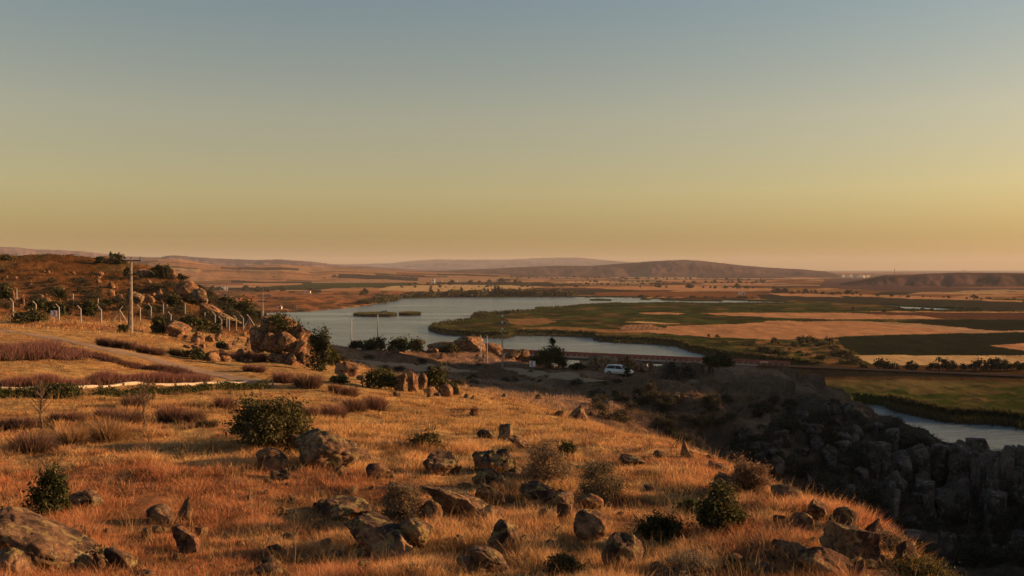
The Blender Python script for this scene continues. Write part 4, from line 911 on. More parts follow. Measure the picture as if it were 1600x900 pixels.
# dark bushes in the ravine, sharing five shapes
protos = []
for j in range(5):
    R = np.random.RandomState(700+j); V, q, c, C = leaf_cloud(R, 1500, 0.85, 0.8, 1.35, 0.075, (0.026, 0.027, 0.015), (0.08, 0.072, 0.042), 16, 0.26)
    protos.append(np_mesh('ravine_bush', V, q, mats=[M_LEAF], col=c, smooth=False))
R = np.random.RandomState(31); c = 0
while c < 285:
    if c % 4: px, py = rav(R)
    else: px, py = R.uniform(930, 1240), R.uniform(618, 700)
    p = hit(px, py)
    if p is None or p[1] < 66 or p[1] > 260: c += 0 if R.uniform() < 0.9 else 1; continue
    o = link('ravine_bush', protos[R.randint(5)]); s = R.uniform(0.45, 1.3)*(0.7+p[1]/300)*(0.7 if c % 4 == 0 else 1); o.scale = (s, s, s*R.uniform(0.7, 1.05)); o.rotation_euler.z = R.uniform(0, 6.3); o.location = (p[0], p[1], p[2]-0.1*s)
    tag(o, 'dark bush in the shaded ravine', 'bush', 'bushes of the shaded ravine'); c += 1


R_ = np.random.RandomState(404)
for j in range(130):
    px, py = (R_.uniform(0, 390), R_.uniform(426, 500)) if j % 2 else (R_.uniform(225, 400), R_.uniform(430, 512)); p = hit(px, py)
    if p is None or p[1] < 125: continue
    o = link('hill_bush', protos[R_.randint(5)]); s_ = R_.uniform(0.4, 1.25); o.scale = (s_*1.2, s_*1.2, s_*0.8); o.location = (p[0], p[1], p[2]-0.1); o.rotation_euler.z = R_.uniform(0, 6.3)
    tag(o, 'small olive scrub bush among the stones of the rocky hill', 'bush', 'scrub of the rocky hill')
for j in range(40):
    px, py = R_.uniform(520, 1000), R_.uniform(560, 615); p = hit(px, py)
    if p is None or p[1] < 100: continue
    o = link('valley_bush', protos[R_.randint(5)]); s_ = R_.uniform(0.3, 0.8); o.scale = (s_*1.3, s_*1.3, s_*0.7); o.location = (p[0], p[1], p[2]-0.1); o.rotation_euler.z = R_.uniform(0, 6.3)
    tag(o, 'low dark scrub on the shaded valley floor', 'bush', 'scrub of the valley floor')
# ------------------------------------------------------------------ purple-brown twiggy mounds
def mound(px, py, w, h, label, name='twiggy_mound', seed=1, cat='shrub', group=None, cb=(0.085, 0.05, 0.035), ct=(0.27, 0.125, 0.10), dens=1.0, bend=0.2):
    p = hit(px, py)
    if p is None: return
    k = p[1]/F; W, H = w*k/2, h*k; R = np.random.RandomState(seed); n = int((500+14*w)*dens)
    m = max(1, int(round(w/h/1.6))); bx = (np.arange(m)-(m-1)/2)*(2*W/m)*0.9
    base = np.stack([bx, R.uniform(-.1, .1, m)*W, bx*0], 1)
    V, q, t3, C = blades(base, n//m, np.full(m, H*1.05), np.full(m, max(0.012, p[1]*0.0005)), 0.62, np.tile(cb, (m, 1)), np.tile(ct, (m, 1)), R, bend, radial=np.full(m, W/m*0.55))
    # follow the ground along a long bed
    V[:, 2] += hgt(p[0]+V[:, 0], p[1]+V[:, 1]+W/m*0.5)-hgt1(p[0], p[1]+W/m*0.5)
    o = link(name, np_mesh(name, V, q, t3, [M_LEAF], C, smooth=False)); o.location = (p[0], p[1]+W/m*0.5, hgt1(p[0], p[1]+W/m*0.5)-0.03)
    tag(o, label, cat, group); return o
MN = [
 (42,710,72,34,'dark round mound nearest the left edge, in tall grass'),(108,697,50,32,'pale spiky grass mound right of the dark round mound',),
 (162,692,62,34,'purple-brown mound right of the pale spiky one'),(100,662,60,22,'flat brown mound behind the left sapling'),(195,668,58,30,'dark brown mound left of the right sapling'),
 (165,658,46,22,'small brown mound between the two saplings'),(205,640,44,22,'purple mound behind the right sapling'),(262,660,52,28,'purple-brown mound just right of the right sapling'),
 (300,662,38,24,'smaller mound second from the right sapling'),(348,640,40,22,'upright purple mound left above the large round bush'),(322,668,36,14,'low olive mound before the large round bush'),
 (20,672,60,22,'wide dark mound at the left edge behind the others'),(478,655,40,26,'purple mound touching the large round bush on its right'),
 (520,655,50,24,'low purple mound in the row right of the large bush'),(552,645,44,24,'dark purple mound, third in the row right of the large bush'),(586,641,42,24,'last dark mound of the row right of the large bush'),
 (478,608,58,26,'dark mound at the left of the short row along the slope top'),(440,600,46,20,'brown mound left end of the slope-top row'),(523,615,24,16,'small round dark mound between slope-top mounds'),
 (545,621,28,18,'small round dark mound, last of the slope-top row'),(190,545,50,16,'purple mound on the bank above the track'),(232,553,54,14,'long purple mound on the bank above the track'),
 (280,557,40,14,'olive-purple mound beside the track bank stones'),(390,565,60,16,'brown heath patch left below the tall outcrop'),(160,540,26,14,'small dark mound left on the bank above the track'),
 (395,582,40,12,'low brown mound right of the track end'),(350,560,50,12,'low brown heath among the rubble stones'),
]
for j, a in enumerate(MN):
    pale = 'pale' in a[4]; olive = 'olive' in a[4]
    mound(*a[:5], seed=300+j, cb=(0.14,0.09,0.04) if pale else (0.06,0.042,0.025), ct=(0.42,0.24,0.11) if pale else (0.14,0.1,0.05) if olive else (0.25,0.125,0.09) if j % 2 else (0.19,0.10,0.07), group='twiggy mounds of the slope')
def hedge(name, label, cat, pts, hpx, n, cb, ct, wid=0.5, leafy=False, seed=1, skip=None):
    P = [hit(*p) for p in pts]; P = np.array([p for p in P if p]); R = np.random.RandomState(seed)
    s = np.concatenate([[0], np.cumsum(np.hypot(np.diff(P[:, 0]), np.diff(P[:, 1])))]); u = R.uniform(0, s[-1], n)
    if skip: u = u[fbm(u/1.5, u*0, seed=seed, o=2) > skip]
    x = np.interp(u, s, P[:, 0])+R.normal(0, wid, len(u))*0.5; y = np.interp(u, s, P[:, 1])+R.normal(0, wid, len(u))
    z = hgt(x, y); kk = y/F*hpx*(0.75+0.35*fbm(u/1.2, u*0, seed=seed+1, o=2))
    if leafy:
        V, q, c, _ = leaf_cloud(R, len(u), 0.001, 0.001, 0.001, 0.055, cb, ct, 20, 0.2)
        V = V.reshape(-1, 4, 3)-V.reshape(-1, 4, 3).mean(1, keepdims=True)+np.stack([x, y, z+R.uniform(0, 1, len(u))*kk], 1)[:, None]
        me = np_mesh(name, V.reshape(-1, 3), q, mats=[M_LEAF], col=c, smooth=False)
    else:
        V, q, t3, C = blades(np.stack([x, y, z-0.03], 1), 5, kk, np.maximum(0.02, y*0.0005), 0.4, np.tile(cb, (len(u), 1)), np.tile(ct, (len(u), 1)), R, 0.2)
        me = np_mesh(name, V, q, t3, [M_LEAF], C, smooth=False)
    c0 = V.reshape(-1, 3).mean(0); me.transform(Matrix.Translation(-Vector(c0)))
    o = link(name, me); o.location = c0; return tag(o, label, cat)
hedge('shrub_bed', 'broad purple-brown bed of dry shrubs beside the track at left', 'shrub bed', [(-40,560),(30,560),(108,557)], 26, 5200, (0.07,0.045,0.03), (0.26,0.125,0.10), 1.2, seed=41)
hedge('track_hedge', 'low dark brown hedge following the near side of the track', 'hedge', [(60,541),(110,549),(160,560),(200,571),(240,578),(285,586),(318,596)], 11, 3600, (0.05,0.03,0.022), (0.15,0.07,0.05), 0.4, seed=42)
hedge('purple_hedge', 'long purple hedge behind the pale kerb line', 'hedge', [(-40,607),(60,605),(150,602),(250,600),(318,597)], 20, 4600, (0.07,0.045,0.03), (0.28,0.13,0.10), 0.35, seed=43)
hedge('green_hedge', 'long low dark green hedge in front of the pale kerb line', 'hedge', [(-40,625),(60,622),(122,620)], 17, 6500, (0.02,0.028,0.01), (0.075,0.08,0.022), 0.35, True, seed=44, skip=-0.6)
hedge('green_hedge', 'dark green hedge continuing right of the gap below the kerb line', 'hedge', [(138,618),(220,616),(300,613),(360,609),(428,604)], 13, 9500, (0.02,0.028,0.01), (0.075,0.08,0.022), 0.35, True, seed=45, skip=-0.6)
# white kerb line
P = np.array([hit(*p) for p in [(-30,611),(40,609),(100,607.5),(180,604.5),(250,602.5),(320,600),(385,598)]])
s = np.linspace(0, 1, 120); t_ = np.linspace(0, 1, len(P)); X, Y = np.interp(s, t_, P[:, 0]), np.interp(s, t_, P[:, 1])+0.25; Z = hgt(X, Y); m = MB()
for a in range(119):
    if a % 23 in (5, 6, 15): continue
    c = Vector(((X[a]+X[a+1])/2, (Y[a]+Y[a+1])/2, (Z[a]+Z[a+1])/2+0.05)); L = math.hypot(X[a+1]-X[a], Y[a+1]-Y[a]); m.box(c-Vector((X[60], Y[60], Z[60])), (L*0.97, 0.25, 0.08+0.16*(0.5+0.5*math.sin(a*0.31))), math.atan2(Y[a+1]-Y[a], X[a+1]-X[a]))
o = m.build('white_kerb', M_KERB); o.location = (X[60], Y[60], Z[60]); tag(o, 'pale dusty kerb line between the purple hedge and the green hedge', 'kerb')

# ------------------------------------------------------------------ saplings
def sapling(px, py, h, label, seed):
    p = hit(px, py); k = p[1]/F; H = h*k; R = random.Random(seed); t = empty('bare_sapling', p); tag(t, label, 'tree', 'bare saplings')
    m = MB(); b = MB(); top = Vector((R.uniform(-.1, .1), 0, H)); pts = [Vector((0, 0, -0.1))]
    for i in range(1, 7): pts.append(Vector((R.uniform(-.05, .05), R.uniform(-.05, .05), H*i/6)))
    for i in range(6): m.tube(pts[i], pts[i+1], 0.045*(1-i/7.5), 0.045*(1-(i+1)/7.5), 6)
    for i in range(34):
        z = R.uniform(0.35, 0.97)*H; a = R.uniform(0, 6.28); L = R.uniform(0.25, 0.6)*(1.25-z/H)*1.1; q = Vector((0, 0, z)); e = q+Vector((math.cos(a)*L, math.sin(a)*L, L*R.uniform(0.7, 1.3)))
        b.tube(q, e, 0.014, 0.007, 4)
        for _ in range(3):
            w = q.lerp(e, R.uniform(0.3, 1)); b.tube(w, w+Vector((R.uniform(-1, 1), R.uniform(-1, 1), R.uniform(0.2, 1)))*L*0.4, 0.008, 0.004, 3)
    m.build('trunk', M_BARK, t); b.build('branches', M_BARK, t)
sapling(64, 677, 82, 'left bare sapling in front of the green hedge', 1)
sapling(225, 670, 76, 'right bare sapling in front of the green hedge', 2)

# ------------------------------------------------------------------ poles, lamps, posts, signs
def lattice_pole(px, py, top, label, d=None, lamp=None, stripes=False, width=0.24):
    p = hit(px, py) if d is None else at_d(px, d); k = p[1]/F; H = CAMZ-(top-HZ)*k-p[2]
    t = empty('power_pole', p); tag(t, label, 'power pole', 'power poles'); m = MB(); w0, w1 = width/2, width/4
    for s in (-1, 1): 
        for e in (-1, 1): m.tube((s*w0, e*0.1, -0.3), (s*w1, e*0.06, H), 0.05, 0.035, 5)
    n = int(H/0.75)
    for i in range(n):
        z = H*(i+0.5)/n; w = w0+(w1-w0)*z/H; m.box((0, 0, z), (2*w, 0.2, 0.12))
        if i % 2 == 0: m.tube((-w, 0, z), (w, 0, z+H/n), 0.03, n=4)
    m.build('mast', M_CONC, t)
    c = MB(); c.box((0, 0, H-0.15), (2.1, 0.12, 0.14)); c.box((0, 0, H-1.6), (1.3, 0.1, 0.12)); c.build('crossarm', M_DARK, t)
    for s in (-0.95, 0, 0.95):
        i_ = MB(); i_.tube((s, 0, H-0.08), (s, 0, H+0.08), 0.03); i_.tube((s, 0, H+0.06), (s, 0, H+0.16), 0.09, 0.07); i_.tube((s, 0, H+0.16), (s, 0, H+0.3), 0.06, 0.03); i_.build('insulator', M_DARK, t)
    if lamp:
        zl = (py-lamp)*k if d is None else H*lamp; l = MB(); l.tube((0.2, 0, zl-0.5), (0.75, 0, zl+0.05), 0.045); l.box((0.95, 0, zl+0.12), (0.55, 0.22, 0.14)); l.build('lamp', M_STEEL, t)
    if stripes:
        for a in range(5):
            b = MB(); b.box((0, 0, H-0.5-a*0.55), (0.34, 0.3, 0.27)); b.build('marker_band', M_RED if a % 2 else M_WHITE, t)
    return t
lattice_pole(205, 520, 405, 'tall concrete power pole on the left in front of the rocky hill')
lattice_pole(410, 545, 453, 'power pole with a lamp arm rising behind the tall outcrop', d=140, lamp=0.86)
lattice_pole(785, 575, 489, 'power pole with red and white bands standing before the lake', lamp=507, stripes=True)
p = hit(201, 518); k = p[1]/F; t = empty('wooden_strut', p); m = MB(); m.tube((-0.05, 0, -0.2), (0.25, 0.1, 76*k), 0.12, 0.08, 7); m.build('shaft', M_BARK, t); tag(t, 'thin dark strut leaning beside the tall left power pole', 'strut')
def street_lamp(px, py, top, label, arm=0):
    p = hit(px, py); k = p[1]/F; H = CAMZ-(top-HZ)*k-p[2]; t = empty('street_lamp' if arm else 'thin_pole', p); tag(t, label, 'street lamp' if arm else 'pole')
    m = MB(); m.tube((0, 0, -0.2), (0, 0, H), 0.11, 0.07); m.build('shaft', M_STEEL, t)
    if arm:
        m = MB(); m.tube((0, 0, H-0.05), (arm*0.5, 0, H+0.35), 0.09); m.tube((arm*0.5, 0, H+0.35), (arm, 0, H+0.5), 0.09); m.build('arm', M_STEEL, t)
        m = MB(); m.box((arm*1.25, 0, H+0.52), (0.9, 0.34, 0.2), top=0.7); m.build('lamp_head', M_STEEL, t)
    else:
        m = MB(); m.box((0, 0, H), (0.16, 0.16, 0.12)); m.build('cap', M_DARK, t)
street_lamp(590, 540, 491, 'grey street lamp with a right-pointing arm against the lake', 1.0)
street_lamp(549, 536, 497, 'faint thin pole left of the street lamp on the shore')
street_lamp(751, 558, 523, 'left of two thin poles beside the banded power pole')
street_lamp(761, 568, 524, 'right of two thin poles beside the banded power pole')
def post(px, py, top, kind, label, side=-1, group='concrete fence posts'):
    p = hit(px, py)
    if p is None: return
    k = p[1]/F; H = max(1.6, (py-top)*k*0.86); t = empty('fence_post', p); tag(t, label, 'fence post', group)
    m = MB(); m.box((0, 0, H/2-0.1), (0.13, 0.13, H+0.2), top=0.85); m.build('shaft', M_CONC, t)
    if kind != 'straight':
        m = MB(); m.tube((0, 0, H-0.04), (side*0.36, 0, H+0.36), 0.06, 0.05, 6); m.build('bent_top', M_CONC, t)
    if kind == 'braced':
        for s in (-1, 1):
            m = MB(); m.tube((s*1.0, 0.1, -0.15), (s*0.05, 0, H*0.9), 0.07, 0.06, 6); m.build('brace', M_CONC, t)
POSTS = [(20,494,467,'bent','bent-top fence post, leftmost in the front row'),(56,497,473,'bent','bent-top fence post left of the chevron sign'),(92,502,479,'bent','bent-top fence post right beside the chevron sign'),
 (126,505,481,'bent','bent-top fence post, fourth from the left'),(158,506,482,'bent','bent-top fence post, fifth from the left'),(187,505,483,'braced','braced fence post with two struts left of the tall power pole'),
 (219,501,483,'bent','bent-top fence post just right of the tall power pole'),(236,499,487,'bent','short bent-top fence post second right of the power pole'),(267,512,494,'bent','bent-top fence post above the broad tan slab'),
 (336,511,503,'bent','short bent-top fence post in the rubble'),(346,519,501,'bent','bent-top fence post left of three near the outcrop'),(358,518,502,'bent','bent-top fence post second of three near the outcrop'),
 (369,517,501,'bent','bent-top fence post third of three near the outcrop'),(380,516,499,'bent','bent-top fence post between the last two braced ones'),(390,515,500,'braced','last braced fence post before the outcrop'),
 (26,468,458,'straight','plain concrete post higher up at the far left'),(114,477,463,'straight','plain post on the hillside above the chevron sign'),(153,485,472,'straight','plain post behind the fifth bent fence post'),
 (255,493,485,'straight','plain post on the slope above the tan slab'),(289,493,484,'straight','plain post left of the long sloping rock'),(320,508,492,'straight','plain post below the dark-faced leaning boulder'),(354,512,498,'straight','plain post behind the three posts near the outcrop')]
for px, py, tp, kd, lb in POSTS: post(px, py, tp, kd, lb, side=(-1 if px not in (187,) else 1))
def chevron(px, py, top, w, label, flip=1, rot=0.0, size=0.75):
    p = hit(px, py); k = p[1]/F; H = CAMZ-(top-HZ)*k-p[2]; t = empty('chevron_sign', p, rot); tag(t, label, 'road sign'); S = w*k
    m = MB(); m.tube((0, 0.03, -0.2), (0, 0.03, H), 0.04); m.build('post', M_STEEL, t)
    m = MB(); m.box((0, 0, H-S/2), (S, 0.03, S)); b = m.build('board', M_WHITE, t)
    m = MB(); f = flip; s = S/2*0.86; zc = H-S/2; w_ = S*0.2
    pts = [(-0.35*s*f, zc+s), (0.1*s*f, zc+s), (0.75*s*f, zc), (0.1*s*f, zc-s), (-0.35*s*f, zc-s), (0.3*s*f, zc)]
    m.prism(pts, -0.035, -0.018); m.build('red_chevron', M_RED, b)
chevron(84, 503, 485, 9.5, 'white road sign with a red chevron pointing right, before the fence', 1, 0.1)
chevron(832, 584, 564, 9, 'road sign with a red chevron pointing left, beside the dark tree', -1, -0.1)

# ------------------------------------------------------------------ dark tree by the bridge
def tree(pos, H, Wd, label, name='leafy_tree', cat='tree', seed=1, n=3000, leaf=0.12, c0=G0, c1=G1, clumps=30, cl=0.2, trunk=0.25, group=None, sprig=False):
    R = np.random.RandomState(seed); t = empty(name, pos); tag(t, label, cat, group); th = H*trunk
    V, q, c, C = leaf_cloud(R, n, Wd*0.42, Wd*0.4, (H-th*0.6)*0.93, leaf, c0, c1, clumps, cl); V[:, 2] += th*0.6; C = C+np.array((0, 0, th*0.6))
    if sprig:
        V2, q2, c2, C2 = leaf_cloud(R, n//18, 0.5, 0.5, 1.4, leaf, c0, c1, 6, 0.3); V2 += np.array((0.3, 0, H*0.95)); q = np.concatenate([q, q2+len(V)]); V = np.concatenate([V, V2]); c = np.concatenate([c, c2]); C = np.concatenate([C, C2+np.array((0.3, 0, H*0.95))])
    link('crown', np_mesh('crown', V, q, mats=[M_LEAF], col=c, smooth=False), t)
    m = MB(); m.tube((0, 0, -0.3), (0, 0, th), 0.05*H**0.8*0.6, 0.035*H**0.8*0.6, 8)
    for e in C[::2]: m.tube((0, 0, th*0.9), Vector(e), 0.012*H, 0.004*H, 4)
    m.build('trunk', M_BARK, t); return t
p = hit(860, 577); k = p[1]/F
tree(p, 36*k, 56*k, 'dark spreading tree beside the bridge with a sprig on top', seed=61, n=5500, leaf=0.16, sprig=True, trunk=0.15)

# ------------------------------------------------------------------ parked car
p = hit(968, 587); car = empty('parked_car', (p[0], p[1]+0.6, p[2]+0.02), math.radians(-22)); tag(car, 'white hatchback car parked on the shaded verge before the rocks', 'car')
def body_loft(st):
    """stations (x, half width, z low, z high, half width high)"""
    V, Q = [], []
    for x, w, z0, z1, w1 in st:
        zm = z0+(z1-z0)*0.55; V += [(x, -w*0.9, z0), (x, -w, zm), (x, -w1, z1-0.03), (x, -w1*0.85, z1), (x, w1*0.85, z1), (x, w1, z1-0.03), (x, w, zm), (x, w*0.9, z0)]
    for i in range(len(st)-1):
        for j in range(8): a = i*8+j; b = i*8+(j+1) % 8; Q.append((a, b, b+8, a+8))
    return V, Q+[tuple(range(8))[::-1], tuple(range(len(st)*8-8, len(st)*8))]
m = MB(); V, Q = body_loft([(-2.12, .72, .38, .80, .66), (-2.05, .84, .28, .98, .78), (-1.5, .89, .22, 1.0, .82), (0, .90, .20, .97, .83), (0.9, .89, .20, .95, .82), (1.25, .88, .22, .92, .78), (1.9, .82, .26, .74, .70), (2.12, .66, .36, .62, .55)]); m._add(V, Q)
m.build('body', M_WHITE, car, True)
m = MB(); V, Q = body_loft([(-1.98, .74, .95, 1.05, .68), (-1.65, .74, .95, 1.42, .58), (-0.9, .76, .95, 1.52, .60), (0.1, .76, .94, 1.50, .60), (0.65, .75, .94, 1.25, .64), (1.2, .72, .90, .98, .68)]); m._add(V, Q); m.build('windows', M_GLASS, car, True)
m = MB(); V, Q = body_loft([(-1.75, .60, 1.38, 1.47, .58), (-0.9, .625, 1.44, 1.55, .60), (0.1, .625, 1.42, 1.53, .60), (0.35, .6, 1.38, 1.43, .58)]); m._add(V, Q)
for s in (-1, 1):
    for a, b in (((-1.95, .74, .98), (-1.55, .61, 1.45)), ((-0.45, .775, .96), (-0.45, .62, 1.48)), ((1.15, .74, .93), (0.3, .61, 1.45))): m.tube((a[0], a[1]*s, a[2]), (b[0], b[1]*s, b[2]), 0.045, n=5)
m.build('roof', M_WHITE, car)
for x in (-1.32, 1.32):
    for s in (-1, 1):
        m = MB(); m.tube((x, s*0.70, 0.32), (x, s*0.905, 0.32), 0.33, n=22); w = m.build('wheel', M_RUBBER, car); m = MB(); m.tube((x, s*0.90, 0.32), (x, s*0.915, 0.32), 0.2, n=10); m.build('rim', M_STEEL, w)
for s in (-1, 1):
    m = MB(); m.box((2.0, s*0.6, 0.66), (0.2, 0.28, 0.13), s*-0.35); m.build('headlight', M_GLASS, car)
    m = MB(); m.box((-2.06, s*0.68, 0.9), (0.1, 0.24, 0.2)); m.build('tail_light', M_RED, car)
    m = MB(); m.box((0.75, s*0.98, 1.0), (0.16, 0.2, 0.13)); m.build('wing_mirror', M_WHITE, car)

# ------------------------------------------------------------------ the bridge
A_, B_ = Vector((ROADPTS[0][0]-14, ROADPTS[0][1]+2, 6.4)), Vector((ROADPTS[2][0]+4, ROADPTS[2][1], 3.9)); dv = B_-A_; L = dv.length; rz = math.atan2(dv.y, dv.x)
br = empty('road_bridge', A_, rz); tag(br, 'long low road bridge with a red railing across the arm of the lake', 'bridge'); sl = dv.z/math.hypot(dv.x, dv.y)
def bar(m, x0, x1, y, z, h, w): 
    n = int((x1-x0)/4)+1
    for i in range(n): a = x0+(x1-x0)*i/n; b = x0+(x1-x0)*(i+1)/n; m.box(((a+b)/2, y, z+sl*(a+b)/2), (b-a, w, h))
m = MB(); bar(m, 0, L, 4, -0.2, 0.5, 9); m.build('deck', M_CONC, br)
m = MB(); bar(m, 0, L, -0.2, -1.0, 1.0, 0.5); bar(m, 0, L, 8.2, -1.0, 1.0, 0.5); m.build('girder', M_DARK, br)
m = MB(); bar(m, 0, L, -0.45, 0.55, 0.95, 0.12); m.build('parapet', M_GIRDER, br)
m = MB(); bar(m, 0, L, 8.45, 0.55, 0.95, 0.12); m.build('parapet', M_GIRDER, br)
m = MB()
for i in range(int(L/2.2)): x_ = 1+i*2.2; m.box((x_, -0.55, 0.5+sl*x_), (0.3, 0.1, 0.75))
m.build('rail_post', M_CONC, br)['kind'] = 'stuff'
for i in range(6):
    x_ = 8+i*23.0; m = MB(); m.box((x_, 4, (-1.4+sl*x_-A_.z-0.8)/2-0.35), (3.0, 7, A_.z+0.5+(1.0 if i else 1)), top=0.95); m.build('pier', M_CONC, br)
    
# the bank road that carries on to the right
V = []; xs = np.linspace(92, 520, 120)
for x_ in xs:
    z_, y_ = road_z(np.array([x_])); 
    for e in (-4.2, 4.2): V.append((x_, y_[0]+e, z_[0]+0.22))
q = [(2*i, 2*i+2, 2*i+3, 2*i+1) for i in range(len(xs)-1)]
tag(link('bank_road', np_mesh('bank_road', V, q, mats=[mat_plain('worn_asphalt', (0.045, 0.036, 0.034), 1.0, 0.0, ns=0.8, amt=0.3)])), kind='structure')

# ------------------------------------------------------------------ reed islands
def reed_island(poly_px, label, seed):
    P = np.array([flat(*p)[:2] for p in poly_px]); c = P.mean(0); R = np.random.RandomState(seed); n = 5200
    mn, mx = P.min(0), P.max(0); x = R.uniform(mn[0], mx[0], n*2); y = R.uniform(mn[1], mx[1], n*2)
    k = inpoly(x, y, [tuple(p) for p in P]); x, y = x[k], y[k]; z = x*0
    V, q, t3, C = blades(np.stack([x-c[0], y-c[1], z-0.2], 1), 5, np.full(len(x), 2.9), np.full(len(x), 0.5), 0.25, np.tile((0.035, 0.037, 0.015), (len(x), 1)), np.tile((0.10, 0.10, 0.035), (len(x), 1)), R, 0.15)
    o = link('reed_island', np_mesh('reed_island', V, q, t3, [M_LEAF], C, smooth=False)); o.location = (c[0], c[1], 0); tag(o, label, 'reed island', 'reed islands in the lake')
reed_island([(552,493.5),(560,492.2),(600,491),(616,492),(620,493.6),(608,495),(570,495)], 'larger left reed island in the open lake', 1)
reed_island([(624,492),(640,490.8),(655,491.4),(657,492.6),(640,493.4),(626,493.2)], 'smaller right reed island in the open lake', 2)

# withered weeds standing in the grass
R = np.random.RandomState(90); ax_ = R.uniform(-0.5, 0.46, 520); ry_ = np.exp(R.uniform(math.log(15), math.log(58), 520)); x_, y_ = np.tan(ax_)*ry_, ry_
k = (base_h(x_, y_) > 30); x_, y_ = x_[k], y_[k]; n = len(x_); cc = np.array([(0.10, 0.05, 0.045), (0.09, 0.075, 0.035), (0.2, 0.12, 0.08), (0.06, 0.045, 0.03)])[R.randint(0, 4, n)]
V, q, t3, C = blades(np.stack([x_, y_, hgt(x_, y_)], 1), 45, R.uniform(0.15, 0.42, n), np.clip(y_*0.0004, 0.006, 0.02), 0.65, cc*0.7, cc*1.5, R, 0.25, radial=R.uniform(0.1, 0.4, n))
tag(link('withered_weeds', np_mesh('withered_weeds', V, q, t3, [M_GRASS], C, smooth=False)), kind='stuff')
# reeds along the banks
R = np.random.RandomState(88); XX, YY, HH = [], [], []
for poly, lo, hi in ((LAKE, 14, 64), (ARM, 0, 11)):
    for (x1, y1), (x2, y2) in zip(poly[lo:hi], poly[lo+1:hi+1]):
        if y1 < 474 or max(x1, x2) > 1700: continue
        L_ = math.hypot(x2-x1, (y2-y1)*3); n = int(L_*(6 if y1 < 560 else 16))
        u = R.uniform(0, 1, n); px = x1+(x2-x1)*u; py = y1+(y2-y1)*u; sc = (py-HZ)/100
        py = py+R.normal(0, 0.9, n)*sc; px = px+R.normal(0, 1.5, n)
        k = py > HZ+20; px, py = px[k], py[k]; d = CAMZ*F/(py-HZ); XX.append((px-800)/F*d); YY.append(d); HH.append(plain_h(px, py))
XX, YY, HH = map(np.concatenate, (XX, YY, HH)); k = HH > -1.6; XX, YY, HH = XX[k], YY[k], HH[k]; n = len(XX)
V, q, t3, C = blades(np.stack([XX, YY, np.maximum(HH, -0.2)-0.2], 1), 5, np.where(HH > 0, 1.3, 2.2)*R.uniform(0.6, 1.2, n), np.clip(YY*0.0006, 0.12, 0.6), 0.25, np.tile((0.03, 0.03, 0.012), (n, 1)), np.array((0.10, 0.09, 0.03))*R.uniform(0.5, 1.4, (n, 1)), R, 0.2)
tag(link('bank_reeds', np_mesh('bank_reeds', V, q, t3, [M_LEAF], C, smooth=False)), kind='stuff')
# ------------------------------------------------------------------ trees of the plain (shared crowns)
def far_proto(kind, j):
    R = np.random.RandomState(1000+j+kind*40)
    if kind == 0: V, q, c, C = leaf_cloud(R, 520, 0.42, 0.42, 0.86, 0.085, (0.022, 0.026, 0.012), (0.065, 0.062, 0.024), 16, 0.2, base=0.25)
    elif kind == 1: V, q, c, C = leaf_cloud(R, 420, 0.13, 0.13, 0.95, 0.06, (0.025, 0.03, 0.012), (0.07, 0.07, 0.028), 16, 0.25, base=0.1)
    else: V, q, c, C = leaf_cloud(R, 520, 0.75, 0.6, 0.6, 0.11, (0.035, 0.034, 0.014), (0.10, 0.085, 0.03), 14, 0.22, base=0.05)
    m = MB(); m.tube((0, 0, -0.05), (0, 0, 0.7), 0.035, 0.015, 5); b = len(V)
    V = np.concatenate([V, np.array(m.v)]); tq = np.array([f for f in m.f if len(f) == 4])+b; c = np.concatenate([c, np.tile((0.06, 0.045, 0.03), (len(m.v), 1))])
    return np_mesh(['round_tree', 'poplar_tree', 'shore_bush'][kind], V, np.concatenate([q, tq]), mats=[M_LEAF], col=c, smooth=False)
FP = [[far_proto(k, j) for j in range(5)] for k in range(3)]
RT = np.random.RandomState(77)
def row(kind, n, x0, x1, y0, y1, h0, h1, label, group, jit=0.4, wide=1.0, ymap=None, pos=None):
    for i in range(n):
        px = np.clip(x0+(x1-x0)*(i+0.5)/n+RT.normal(0, 1.3)*abs(x1-x0)/n, min(x0, x1), max(x0, x1)); t = (px-x0)/(x1-x0); py = (y0+(y1-y0)*t if pos is None else pos(px))+RT.uniform(-1, 1)*jit
        p = plain_at(px, py)
        if p[2] <= 0.01: p = (p[0], p[1], 0.3)
        H = RT.uniform(h0, h1)*p[1]/F*np.exp(RT.normal(-0.05, 0.28)); nm = ['round_tree', 'poplar_tree', 'shore_bush'][kind]
        o = link(nm, FP[kind][RT.randint(5)]); o.location = (p[0], p[1], p[2]-0.05*H); w = H*wide*RT.uniform(0.85, 1.2); o.scale = (w, w, H); o.rotation_euler.z = RT.uniform(0, 6.3)
        tag(o, label, 'bush' if kind == 2 else 'tree', group)
def single(kind, px, py, h, label, wide=1.1):
    p = plain_at(px, py); H = h*p[1]/F; o = link(['round_tree', 'poplar_tree', 'shore_bush'][kind], FP[kind][RT.randint(5)]); o.location = (p[0], p[1], p[2]-0.05*H); o.scale = (H*wide, H*wide, H); o.rotation_euler.z = RT.uniform(0, 6.3); tag(o, label, 'bush' if kind == 2 else 'tree')
